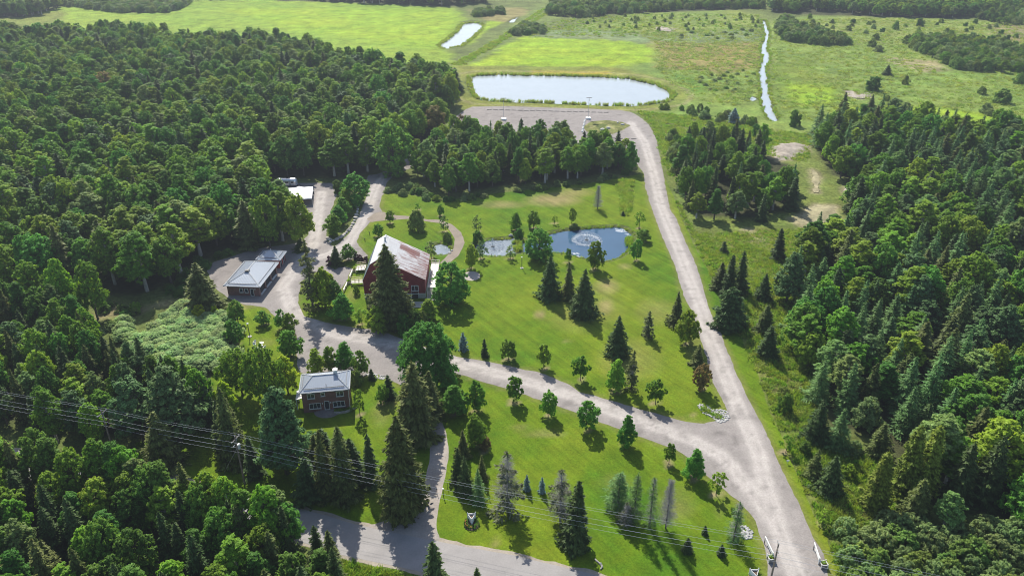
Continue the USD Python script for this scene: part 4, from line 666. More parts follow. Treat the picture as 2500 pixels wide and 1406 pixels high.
put(H_, 'downspout', MB().tube([(9.44, -0.05, 5.1), (9.44, -0.05, 0.2)], 0.05, 6).mesh(), 'white')
put(H_, 'porch_roof', MB().slab([(-1.5, 1.2, 2.7), (-0.02, 1.2, 2.95), (-0.02, 4.4, 2.95), (-1.5, 4.4, 2.7)], 0.14).mesh(), 'white')
for y in (1.35, 4.25): put(H_, 'porch_post', MB().box((-1.38, y, 1.25), (0.12, 0.12, 2.5)).mesh(), 'white')
put(H_, 'vent_pipe', MB().cyl((5.1, 0.7, 5.4), 0.05, 0.9, 8).mesh(), 'dark_metal')
for k in range(4):
    rr = 1.35 + 0.36 * (3 - k); an = np.linspace(math.pi, 2 * math.pi, 17); pts = [(4.82 + rr * math.cos(a) * 1.15, -0.02 + rr * math.sin(a), 0.095 * (k + 1)) for a in an]
    put(H_, 'step', MB().slab(pts, 0.12).mesh(), 'grey_wood')
T_ = thing('garden_wall', 'low curved stone wall holding the flower bed at the right front of the brick house', 'wall', (-43.18, 129.03, 0), math.radians(9.0))
m = MB(); an = np.linspace(0, 1, 14); pts = [(6.2 + 4.6 * t, -1.1 - 0.5 * math.sin(t * 3.1) + 1.5 * t * t, 0.22) for t in an]
for i in range(13): put(T_, 'stone', MB().beam(np.array(pts[i]) + [0.01, 0, 0], np.array(pts[i + 1]) - [0.01, 0, 0.0], 0.28, 0.40 + 0.05 * (i % 3)).mesh(), 'stone')
put(T_, 'planting', sprays(*(lambda n: (np.column_stack([R.uniform(6.2, 10.0, n), R.uniform(-1.0, -0.15, n), R.uniform(0.1, 0.6, n)]), R.normal(size=(n, 3)) + [0, 0, 1.0]))(700), 0.14, 0.09, R), 'leaf_mid')
c = G(833, 897); L_ = thing('lean_to', 'small grey lean-to shelter at the rear of the brick house', 'shed', (c[0], c[1], 0), math.radians(9))
put(L_, 'roof', MB().slab([(-1.1, -0.9, 1.9), (1.1, -0.9, 1.9), (1.1, 0.9, 2.2), (-1.1, 0.9, 2.2)], 0.06).mesh(), 'metal_trim')
for sx in (-1, 1):
    for sy in (-1, 1): put(L_, 'post', MB().box((sx * 0.95, sy * 0.75, 0.93), (0.1, 0.1, 1.86)).mesh(), 'grey_wood')
put(L_, 'back_panel', MB().box((0, 0.8, 1.0), (1.8, 0.05, 1.7)).mesh(), 'grey_wood')

# the barn
B_ = thing('barn', 'big dark red barn with a lopsided rust-streaked white metal roof', 'barn', (-38.85, 178.2, 0), math.radians(1.0))
Wb, Db, fz = 16.05, 14.9, 1.4
prof = [(0, 5.6), (2.2, 10.2), (4.5, 11.65), (Wb, 5.7)]
put(B_, 'foundation', MB().box((Wb / 2, Db / 2, fz / 2 - 0.2), (Wb - 0.1, Db - 0.1, fz + 0.4)).mesh(), 'concrete')
def gable(x, y, shift): return [(x, y)]
front = [(0.03, fz), (Wb - 0.03, fz)] + [(p[0], p[1] - 0.06) for p in prof[::-1]]
m = MB(); n = len(front); V = [(x, 0.0, z) for x, z in front] + [(x, Db, z) for x, z in front]
tri = list(shapely.constrained_delaunay_triangles(Polygon(front)).geoms); idx = {tuple(np.round(p, 4)): k for k, p in enumerate(front)}
ff = []
for t in tri:
    k = [idx[tuple(np.round(p, 4))] for p in list(t.exterior.coords)[:3]]; ff += [k, [k[0] + n, k[2] + n, k[1] + n]]
for k in range(n): j = (k + 1) % n; ff += [[k, k + n, j + n], [k, j + n, j]]
put(B_, 'wall', m.add(V, ff).mesh(), 'barn_red')
m = MB()
for x in np.arange(0.25, Wb, 0.3):                                     # boards of the gable: battens standing proud
    top = np.interp(x, [p[0] for p in prof], [p[1] for p in prof]) - 0.12; m.box((x, -0.015, (fz + 0.12 + top) / 2), (0.05, 0.03, top - fz - 0.12))
put(B_, 'battens', m.mesh(), 'barn_red', kind='stuff')
put(B_, 'sill_board', MB().box((Wb / 2, -0.05, fz + 0.04), (Wb + 0.1, 0.1, 0.14)).mesh(), 'white')
opening(B_, 'window', 12.4, 2.2, 1.9, 1.7, 0.0, panes=2, fw=0.12); opening(B_, 'window', 1.25, 0.55, 0.9, 0.6, 0.05, sill=False)
d_ = put(B_, 'door', MB().box((13.3, 0.03, 0.95), (1.7, 0.08, 1.9)).mesh(), 'dark_inside', label='dark basement doorway'); put(d_, 'frame', MB().box((12.4, 0.0, 0.97), (0.1, 0.14, 1.94)).box((14.2, 0.0, 0.97), (0.1, 0.14, 1.94)).mesh(), 'white')
def roofslope(a, b, name, rusty):
    """One slope of old painted sheets, with the rust that has its own shape on them."""
    nu, nv = 46, 60; u, v = np.meshgrid(np.linspace(0, 1, nu), np.linspace(0, 1, nv)); u, v = u.ravel(), v.ravel()
    y = -0.22 + (Db + 0.44) * v; x = a[0] + (b[0] - a[0]) * u; z = a[1] + (b[1] - a[1]) * u; nrm = np.array([-(b[1] - a[1]), 0, b[0] - a[0]]); nrm /= np.linalg.norm(nrm); nrm = nrm if nrm[2] > 0 else -nrm
    k = (np.arange(nv - 1)[:, None] * nu + np.arange(nu - 1)).ravel(); f = np.stack([k, k + 1, k + 1 + nu, k + nu], 1); V = np.column_stack([x, y, z]); O = nrm * 0.06
    base = np.ones((len(u), 3)) * [0.66, 0.67, 0.68]
    if rusty:
        sheet_n = hash2(np.floor(v * 21), np.floor(u * 3.2), 7); st = fbm(u * 6, v * 60, 1.0, 91, 3); bl = fbm(u * 5, v * 5, 1.0, 93, 4)
        w = sstep(0.48, 0.62, st * 0.5 + bl * 0.35 + 0.22 * (u - 0.30) + 0.12 * (1 - v)) * 0.75
        pat = ((u > 0.34) & (u < 0.78) & (v > 0.70) & (v < 0.90)) | ((u > 0.66) & (u < 0.92) & (v > 0.42 + 0.06 * np.floor(u * 20) % 2) & (v < 0.72)); w = np.maximum(w, pat * (0.72 + 0.4 * bl))
        w = np.maximum(w, ((u > 0.80) * 0.35 + (u > 0.1) * 0.10) * (0.3 + st)); clean = (u < 0.30) & (v < 0.75); w = np.where(clean, w * 0.35, w)
        lines_ = (np.abs((u * 30) % 1 - 0.5) < 0.14) & (u < 0.34) & (v > 0.45); w = np.maximum(w, lines_ * sstep(0.35, 0.6, st) * 0.7)
        w = np.clip(w * (0.7 + 0.6 * sheet_n), 0, 0.95)[:, None]; rust = np.array([0.20, 0.070, 0.052]) * (0.8 + 0.5 * bl)[:, None]; base = base * (0.82 + 0.16 * st)[:, None] * (1 - w) + rust * w
    top = V + O; low = V; n_ = len(V); edge = []
    rim = list(range(nu)) + [nu * r_ + nu - 1 for r_ in range(1, nv)] + list(range(nv * nu - 2, (nv - 1) * nu - 1, -1)) + [nu * r_ for r_ in range(nv - 2, 0, -1)]
    for i in range(len(rim)): j = (i + 1) % len(rim); edge += [[rim[i], rim[j], rim[j] + n_, rim[i] + n_]]
    P_ = np.vstack([top, low]); FF = np.vstack([f, f[:, ::-1] + n_, np.array(edge)])
    return put(B_, 'roof', (P_, FF), 'roof_tint', tint=np.vstack([base, base]), label=name), V, nrm
for a, b, nm, ru in (((-0.12, 5.35), prof[1], 'steep lower slope of grey-white sheets', False), (prof[1], prof[2], 'bright white upper slope', False), (prof[2], (Wb + 0.25, 5.55), 'long slope of white sheets streaked with rust', True)):
    rp, V, nrm = roofslope(a, b, nm, ru); m = MB(); a3, b3 = np.array([a[0], 0, a[1]]), np.array([b[0], 0, b[1]])
    for y in np.arange(0.1, Db, 0.62): m.beam(a3 + [0, y, 0] + nrm * 0.075, b3 + [0, y, 0] + nrm * 0.075, 0.04, 0.035)
    put(rp, 'sheet_ribs', m.mesh(), 'galvanised' if not ru else 'metal_trim', kind='stuff')
put(B_, 'ridge_cap', MB().beam((4.5, -0.24, 11.75), (4.5, Db + 0.24, 11.75), 0.4, 0.06).mesh(), 'metal_trim')
put(B_, 'roof_vent', MB().cyl((4.75, Db - 3.2, 11.4), 0.22, 1.0, 10).cyl((4.75, Db - 3.2, 12.35), 0.38, 0.25, 10, 0.1).mesh(), 'galvanised')
pt = G(1013, 744); struct('patio_slab', MB().box((pt[0], pt[1], 0.02), (4.2, 3.2, 0.16)).mesh(), 'concrete')
def railing(parent, a, b, h, n, m_, rails=(1.0, 0.5), w=0.09):
    """Posts with two rails from a to b."""
    a, b = np.array(a, float), np.array(b, float)
    for i in range(n + 1): p = a + (b - a) * i / n; put(parent, 'post', MB().box((p[0], p[1], p[2] + h / 2), (w, w, h)).mesh(), m_)
    for r_ in rails: put(parent, 'rail', MB().beam(a + [0, 0, h * r_ - 0.02 + (0.06 if r_ == 1.0 else 0)], b + [0, 0, h * r_ - 0.02 + (0.06 if r_ == 1.0 else 0)], w * 1.3, 0.07).mesh(), m_)
D_ = thing('barn_deck', 'long pale timber deck with stairs along the right side of the red barn', 'deck', (-38.85, 178.2, 0), math.radians(1.0))
x0, x1, y0, y1, dz = Wb + 0.35, Wb + 2.75, 2.0, 16.6, 2.15
for k in range(20):
    yy = y0 + (y1 - y0) * (k + 0.5) / 20; put(D_, 'plank', MB().box(((x0 + x1) / 2, yy, dz), (x1 - x0, (y1 - y0) / 20 - 0.02, 0.08)).mesh(), 'deck_wood')
for y in (2.2, 7.0, 11.8, 16.4): put(D_, 'pier', MB().box((x1 - 0.15, y, dz / 2 - 0.04), (0.18, 0.18, dz - 0.08)).mesh(), 'grey_wood')
for k in range(11): put(D_, 'step', MB().box(((x0 + x1) / 2, y0 - 0.16 - 0.29 * k, dz - 0.19 * (k + 1)), (x1 - x0 - 0.1, 0.27, 0.06)).mesh(), 'deck_wood')
for x in (x0 + 0.05, x1 - 0.05): put(D_, 'stringer', MB().beam((x, y0 - 0.05, dz - 0.15), (x, y0 - 3.3, 0.0), 0.08, 0.28).mesh(), 'white')
railing(D_, (x1, y0, dz), (x1, y1, dz), 1.0, 8, 'grey_wood'); railing(D_, (x0, y1, dz), (x1 - 0.2, y1, dz), 1.0, 2, 'deck_wood'); railing(D_, (x1, y0 - 0.15, dz - 0.1), (x1, y0 - 3.2, 0.05), 1.0, 3, 'white', (1.0,))
def chair(x, y, z, rz, label, m_, group=None):
    c_ = thing('garden_chair', label, 'chair', (x, y, z), rz, group)
    put(c_, 'seat', MB().box((0, 0, 0.42), (0.52, 0.5, 0.05)).mesh(), m_); put(c_, 'backrest', MB().beam((-0.0, 0.25, 0.44), (-0.0, 0.38, 0.98), 0.52, 0.05).mesh(), m_)
    for sx in (-1, 1):
        put(c_, 'armrest', MB().box((sx * 0.28, 0.02, 0.63), (0.06, 0.5, 0.04)).mesh(), m_)
        for sy in (-1, 1): put(c_, 'leg', MB().box((sx * 0.24, sy * 0.21, 0.2), (0.05, 0.05, 0.4)).mesh(), m_)
for k, y in enumerate((4.4, 6.3, 8.1, 10.0)):
    chair(-38.85 + Wb + 0.95 - 0.017 * y, 178.5 + y, dz + 0.04, -1.57, f'grey chair on the barn deck, {["nearest the stairs", "second from the stairs", "third from the stairs", "farthest from the stairs"][k]}', 'grey_wood', 'chairs on the barn deck')
def bridge(label, pts, hz, sides):
    b_ = thing('entry_deck', label, 'deck'); q = [np.array(G(x, y, hz)) for x, y in pts]      # order: left front, right front, right back, left back
    for k in range(8):
        a, b = q[0] + (q[1] - q[0]) * (k + 0.03) / 8, q[0] + (q[1] - q[0]) * (k + 0.97) / 8; c2, d2 = q[3] + (q[2] - q[3]) * (k + 0.97) / 8, q[3] + (q[2] - q[3]) * (k + 0.03) / 8
        put(b_, 'plank', MB().slab([a, b, c2, d2], 0.09).mesh(), 'deck_wood')
    for i, j in sides: railing(b_, q[i], q[j], 1.0, 3, 'new_wood', w=0.1)
    for p in q: put(b_, 'pier', MB().box((p[0], p[1], (hz - 0.1) / 2), (0.2, 0.2, hz - 0.1)).mesh(), 'new_wood')
bridge('near footbridge deck with yellowish rails at the left side of the barn', [(857, 691), (886, 690), (886, 683), (857, 685)], 0.9, ((0, 1), (3, 2))); bridge('far footbridge deck with yellowish rails at the left side of the barn', [(868, 660), (891, 658), (894, 646), (872, 649)], 0.9, ((0, 1), (3, 2)))
for (a, b), lab in ((((861.5, 663), (854, 681)), 'white timber barrier between the two footbridge decks by the barn'), (((848, 695), (839, 714)), 'white timber barrier leading down from the near footbridge deck')):
    t_ = thing('timber_barrier', lab, 'barrier'); railing(t_, G(*a), G(*b), 0.85, 2, 'deck_wood', (1.0, 0.55), 0.16)
for (px, py), lab in (((866, 662), 'square planter at the corner of the far footbridge deck'), ((852, 692), 'square planter at the corner of the near footbridge deck')):
    g = G(px, py); t_ = thing('planter', lab, 'planter', (g[0], g[1], 0)); put(t_, 'box', MB().box((0, 0, 0.4), (0.85, 0.85, 0.8)).mesh(), 'new_wood'); put(t_, 'soil', MB().box((0, 0, 0.815), (0.7, 0.7, 0.03)).mesh(), 'soil')
    put(t_, 'plants', sprays(R.normal(0, 0.25, (160, 3)) * [1, 1, 0.6] + [0, 0, 1.0], R.normal(size=(160, 3)) + [0, 0, 0.8], 0.13, 0.07, R), 'leaf_mid')

# the garage, the red shed, the tent, the trailer, the hut
A_ = thing('garage', 'long brick garage with grey metal hip roof and dark bays along the drive', 'garage', (-75.55, 180.25, 0), math.radians(-4.2))
Wg, Dg = 8.65, 13.5
put(A_, 'wall', MB().box((Wg / 2 - 0.15, Dg / 2, 1.5), (Wg - 0.3, Dg, 3.0)).mesh(), 'brick')
for y in (0.35, 4.55, 8.75, 13.1): put(A_, 'pier', MB().box((Wg - 0.14, y, 1.5), (0.34, 0.75 if 1 < y < 13 else 0.7, 2.98)).mesh(), 'brick')
for y in (2.45, 6.65, 10.93):
    b_ = put(A_, 'bay', MB().box((Wg - 0.28, y, 1.35), (0.08, 3.35, 2.3)).mesh(), 'dark_inside'); put(b_, 'lintel', MB().box((Wg - 0.2, y, 2.72), (0.16, 3.4, 0.4)).mesh(), 'brick'); put(b_, 'sill', MB().box((Wg + 0.0, y, 0.08), (0.45, 3.3, 0.2)).mesh(), 'white')
hip_roof(A_, Wg, Dg, 0.6, 3.15, ((Wg / 2, 4.4), (Wg / 2, 10.0)), 5.3, 0.42)
put(A_, 'roof_hatch', MB().box((Wg / 2, 4.35, 5.32), (1.1, 1.1, 0.22)).box((Wg / 2, 4.35, 5.47), (0.7, 0.7, 0.1)).mesh(), 'dark_metal')
opening(A_, 'window', 3.3, 0.95, 0.95, 1.25, 0.0, panes=1); opening(A_, 'window', 4.7, 0.95, 0.95, 1.25, 0.0, panes=1)
dr = opening(A_, 'door', 6.2, 0.05, 0.95, 2.1, 0.0, sill=False); put(dr, 'handle', MB().box((7.0, -0.1, 1.1), (0.06, 0.06, 0.18)).mesh(), 'dark_metal'); put(A_, 'wall_lamp', MB().box((7.6, -0.1, 2.1), (0.2, 0.2, 0.25)).mesh(), 'white')
g = G(616, 719); t_ = thing('barrel', 'dark blue rain barrel at the front of the long garage', 'barrel', (g[0], g[1], 0)); put(t_, 'body', MB().tube([(0, 0, 0), (0, 0, 0.2), (0, 0, 0.5), (0, 0, 0.8), (0, 0, 1.0)], [0.28, 0.33, 0.35, 0.33, 0.28], 14).mesh(), 'panel'); put(t_, 'lid', MB().cyl((0, 0, 1.0), 0.29, 0.05, 14).mesh(), 'white')
g = G(622, 720); t_ = thing('ladder', 'short pale ladder leaning at the front corner of the long garage', 'ladder', (g[0], g[1] + 0.4, 0))
for x in (-0.22, 0.22): put(t_, 'rail', MB().beam((x, -0.7, 0), (x, 0.1, 2.1), 0.05, 0.09).mesh(), 'aluminium')
for k in range(6): s = (k + 0.7) / 6.5; put(t_, 'rung', MB().beam((-0.2, -0.7 + 0.8 * s, 2.1 * s), (0.2, -0.7 + 0.8 * s, 2.1 * s), 0.04, 0.04).mesh(), 'aluminium')
S_ = thing('red_shed', 'red shed with grey metal hip roof behind the long garage', 'shed', (-72.05, 196.6, 0), math.radians(-3.4))
Ws, Ds = 6.0, 5.1
put(S_, 'wall', MB().box((Ws / 2, Ds / 2, 1.35), (Ws, Ds, 2.7)).mesh(), 'shed_red'); hip_roof(S_, Ws, Ds, 0.52, 2.8, ((2.55, Ds / 2), (3.45, Ds / 2)), 4.4, 0.42)
m = MB()
for x in np.arange(0.2, Ws, 0.3): m.box((x, -0.015, 1.35), (0.05, 0.03, 2.6))
for y in np.arange(0.2, Ds, 0.3): m.box((Ws + 0.015, y, 1.35), (0.03, 0.05, 2.6))
put(S_, 'battens', m.mesh(), 'shed_red', kind='stuff')
for y in (1.2, 3.6): d_ = put(S_, 'door', MB().box((Ws + 0.04, y, 1.05), (0.06, 1.1, 2.1)).mesh(), 'dark_inside'); put(d_, 'frame', MB().box((Ws + 0.05, y - 0.6, 1.07), (0.08, 0.1, 2.14)).box((Ws + 0.05, y + 0.6, 1.07), (0.08, 0.1, 2.14)).mesh(), 'white')
put(S_, 'roof_vent', MB().cyl((3.1, Ds / 2, 4.4), 0.09, 0.45, 8).mesh(), 'white')
N_ = thing('marquee', 'white canvas tent with a peaked roof at the end of the yard', 'tent', (-76.0, 242.7, 0), math.radians(11))
Wt, Dt = 8.4, 11.2; ap = np.array([Wt / 2, Dt * 0.53, 4.9]); cs = [np.array(p) for p in ((0, 0, 2.5), (Wt, 0, 2.5), (Wt, Dt, 2.5), (0, Dt, 2.5))]
for k in range(4):
    a, b = cs[k], cs[(k + 1) % 4]; n_ = 10; v, f = [], []                # each slope sags a little between its edges
    for i in range(n_ + 1):
        for j in range(n_ + 1):
            s, t = i / n_, j / n_; p = (a + (b - a) * (0.5 + (s - 0.5) * (1 - t))) * (1 - t) + ap * t - 0 if False else a + (b - a) * (t / 2 + s * (1 - t)) * 1.0 + (ap - (a + b) / 2) * t; p = p - np.array([0, 0, 0.55 * math.sin(math.pi * t) * 0.6]); v.append(p)
    for i in range(n_):
        for j in range(n_): q = i * (n_ + 1) + j; f.append([q, q + n_ + 1, q + n_ + 2, q + 1])
    v = np.array(v); put(N_, 'roof', (np.vstack([v, v - [0, 0, 0.02]]), np.vstack([f, np.array(f)[:, ::-1] + len(v)])), 'canvas', True)
    put(N_, 'valance', MB().beam(a - [0, 0, 0.16], b - [0, 0, 0.16], 0.03, 0.34).mesh(), 'canvas')
for p in cs + [(cs[k] + cs[(k + 1) % 4]) / 2 for k in range(4)]: put(N_, 'pole', MB().cyl((p[0], p[1], 0), 0.05, 2.4, 8).mesh(), 'aluminium')
g = G(764, 473); t_ = thing('gas_grill', 'small dark grill standing right of the white tent', 'grill', (g[0], g[1], 0)); put(t_, 'lid', MB().tube([(-0.4, 0, 0.95), (0.4, 0, 0.95)], 0.28, 12).mesh(), 'white'); put(t_, 'cart', MB().box((0, 0, 0.48), (0.9, 0.5, 0.7)).mesh(), 'dark_metal')
for sx in (-1, 1): put(t_, 'wheel', MB().tube([(sx * 0.4, -0.03, 0.1), (sx * 0.4, 0.03, 0.1)], 0.1, 10).mesh(), 'dark_metal')
C_ = thing('travel_trailer', 'silver rounded travel trailer parked behind the white tent', 'trailer', (-81.0, 262.6, 0), math.radians(3))
pf = [(-1.2, 0.55), (1.2, 0.55), (1.25, 1.6), (1.15, 2.4), (0.8, 2.85), (0.3, 3.0), (-0.3, 3.0), (-0.8, 2.85), (-1.15, 2.4), (-1.25, 1.6)]
xs = [(-3.6, 0.55), (-3.45, 0.8), (-3.1, 0.95), (-2.6, 1.0), (2.6, 1.0), (3.1, 0.95), (3.45, 0.8), (3.6, 0.55)]
V = np.array([[x, y * s, 0.55 + (z - 0.55) * (0.4 + 0.6 * s) if s < 1 else z] for x, s in xs for y, z in pf]); n_ = len(pf); f = [[i * n_ + j, i * n_ + (j + 1) % n_, (i + 1) * n_ + (j + 1) % n_, (i + 1) * n_ + j] for i in range(len(xs) - 1) for j in range(n_)]
f = np.array(f); f3 = np.vstack([f[:, [0, 2, 1]], f[:, [0, 3, 2]], [[0, k, k + 1] for k in range(1, n_ - 1)], [[(len(xs) - 1) * n_, (len(xs) - 1) * n_ + k + 1, (len(xs) - 1) * n_ + k] for k in range(1, n_ - 1)]])
put(C_, 'body', (V, f3), 'aluminium', 50)
for x, w in ((-1.8, 1.0), (0.2, 1.2), (2.1, 0.8)): put(C_, 'window', MB().box((x, -1.235, 1.75), (w, 0.05, 0.6)).mesh(), 'glass')
put(C_, 'door', MB().box((1.3, -1.25, 1.5), (0.65, 0.05, 1.75)).mesh(), 'metal_trim')
put(C_, 'roof_vent', MB().box((0.4, 0, 3.08), (0.7, 0.6, 0.2)).mesh(), 'dark_metal')
for x in (-0.5, 0.4): put(C_, 'wheel', MB().tube([(x, -1.16, 0.34), (x, -0.9, 0.34)], 0.34, 14).tube([(x, 0.9, 0.34), (x, 1.16, 0.34)], 0.34, 14).mesh(), 'dark_metal')
put(C_, 'drawbar', MB().beam((3.5, 0, 0.5), (4.7, 0, 0.5), 0.12, 0.12).mesh(), 'dark_metal')
g = G(96, 745); U_ = thing('hut', 'small grey hut with pale flat roof among the trees at the left', 'hut', (g[0], g[1], 0), math.radians(-6))
put(U_, 'wall', MB().box((0, 1.4, 1.05), (3.6, 2.6, 2.1)).mesh(), 'metal_trim'); put(U_, 'roof', MB().slab([(-2.0, -0.1, 2.15), (2.0, -0.1, 2.15), (2.0, 2.9, 2.45), (-2.0, 2.9, 2.45)], 0.1).mesh(), 'aluminium'); put(U_, 'skylight', MB().slab([(-0.8, 0.3, 2.30), (0.7, 0.3, 2.30), (0.7, 1.5, 2.42), (-0.8, 1.5, 2.42)], 0.05).mesh(), 'white')
opening(U_, 'door', 0.2, 0.05, 0.8, 1.9, 0.1, sill=False)
g = G(108, 726); K_ = thing('cabin', 'brown-roofed cabin half hidden by trees behind the grey hut', 'cabin', (g[0], g[1], 0), math.radians(-6))
put(K_, 'wall', MB().box((0, 2.2, 1.2), (5.0, 4.0, 2.4)).mesh(), 'brown_roof'); put(K_, 'roof', MB().slab([(-2.9, -0.2, 2.35), (2.9, -0.2, 2.35), (2.9, 2.2, 3.7), (-2.9, 2.2, 3.7)], 0.1).slab([(-2.9, 2.2, 3.7), (2.9, 2.2, 3.7), (2.9, 4.6, 2.35), (-2.9, 4.6, 2.35)], 0.1).mesh(), 'brown_roof'); opening(K_, 'window', -1.6, 1.0, 1.1, 0.8, 0.2, panes=2)
g = G(62, 712); t_ = thing('storage_box', 'small pale storage box left of the hut in the trees', 'box', (g[0], g[1], 0)); put(t_, 'body', MB().box((0, 0, 0.55), (1.6, 1.1, 1.1)).mesh(), 'grey_wood'); put(t_, 'lid', MB().slab([(-0.9, -0.65, 1.14), (0.9, -0.65, 1.14), (0.9, 0.65, 1.28), (-0.9, 0.65, 1.28)], 0.06).mesh(), 'aluminium')
# ------------------------------------------------------------------ planting
placed = []                                                            # (x, y, crown radius) of what stands already
def plant(code, kd, x, y, h, w, label, group=None, z=-0.15):
    base, H, Rc = kinds[kd]
    s = w / (2 * Rc)
    return thing(names[code], label, cats[code], (x, y, z), R.uniform(0, 6.28), group, base, (s, s, h / H))
for code, kd, bx, by, ty, w, lab, grp in grown:
    w *= {'s': 1.0 if kd in ('spruce_big', 'spruce_wide', 'pine_a') else 1.14, 'y': 1.10, 'l': 1.35 if 'larch_s' in kd or 'larch_t' in kd else 1.1, 'd': 1.25}.get(code, 1.0); kd = {'young_round': ['young_round', 'young_round3', 'young_round4'], 'young_cone': ['young_cone', 'young_cone2', 'young_cone3', 'young_cone'], 'spruce_park': ['spruce_park', 'spruce_park2']}.get(kd, [kd]); kd = kd[(bx * 7 + by * 3) % len(kd)]
    g = G(bx, by); h = height(g, ty); wm = w * depth(np.array([g[0], g[1], h / 2])) / F
    plant(code, kd, g[0], g[1], h, wm, lab, grp); placed.append((g[0], g[1], max(1.2, 0.42 * wm)))

def scatter(px, space, seed):
    """Spots for trees at about even spacing, unevenly shifted and thinned, inside an outline."""
    p = poly(px); rng = np.random.default_rng(seed); a, b, c, d = p.bounds
    gx, gy = np.meshgrid(np.arange(a, c, space), np.arange(b, d, space * 0.87)); gx = gx + (np.arange(gx.shape[0]) % 2)[:, None] * space / 2
    x = gx.ravel() + rng.uniform(-0.36, 0.36, gx.size) * space; y = gy.ravel() + rng.uniform(-0.36, 0.36, gx.size) * space
    k = shapely.contains(p, shapely.points(x, y)); return x[k], y[k], rng
blocked = shapely.union_all([P['gravel'].buffer(0.6), P['road'].buffer(1.0), all_water.buffer(0.8), P['lane'].buffer(0.4), P['path'].buffer(0.5)])
broad = {'broad_mid': 5, 'broad_fresh': 3, 'broad_dark': 4, 'broad_grey': 2.4, 'broad_mid2': 4, 'broad_fresh2': 2.6, 'broad_dark2': 3, 'broad_rust': 0.03, 'broad_tall': 3, 'broad_spire': 1.6}
fir = {'spruce_a': 3, 'spruce_b': 3, 'spruce_c': 2, 'spruce_d': 2}
lar = {'larch_a': 1, 'larch_b': 1}; pin = {'pine_a': 1, 'pine_b': 1.4}
shr = {'shrub_mid': 4, 'shrub_willow': 2, 'shrub_dark': 2, 'shrub_fresh': 1}
def mix(**k):
    out = {}
    for t, s in (('b', broad), ('s', fir), ('l', lar), ('p', pin), ('h', shr)):
        if t in k:
            for n, v in s.items(): out[(t, n)] = k[t] * v / sum(s.values())
    return out
WN = 'wood left of the yard and garage'
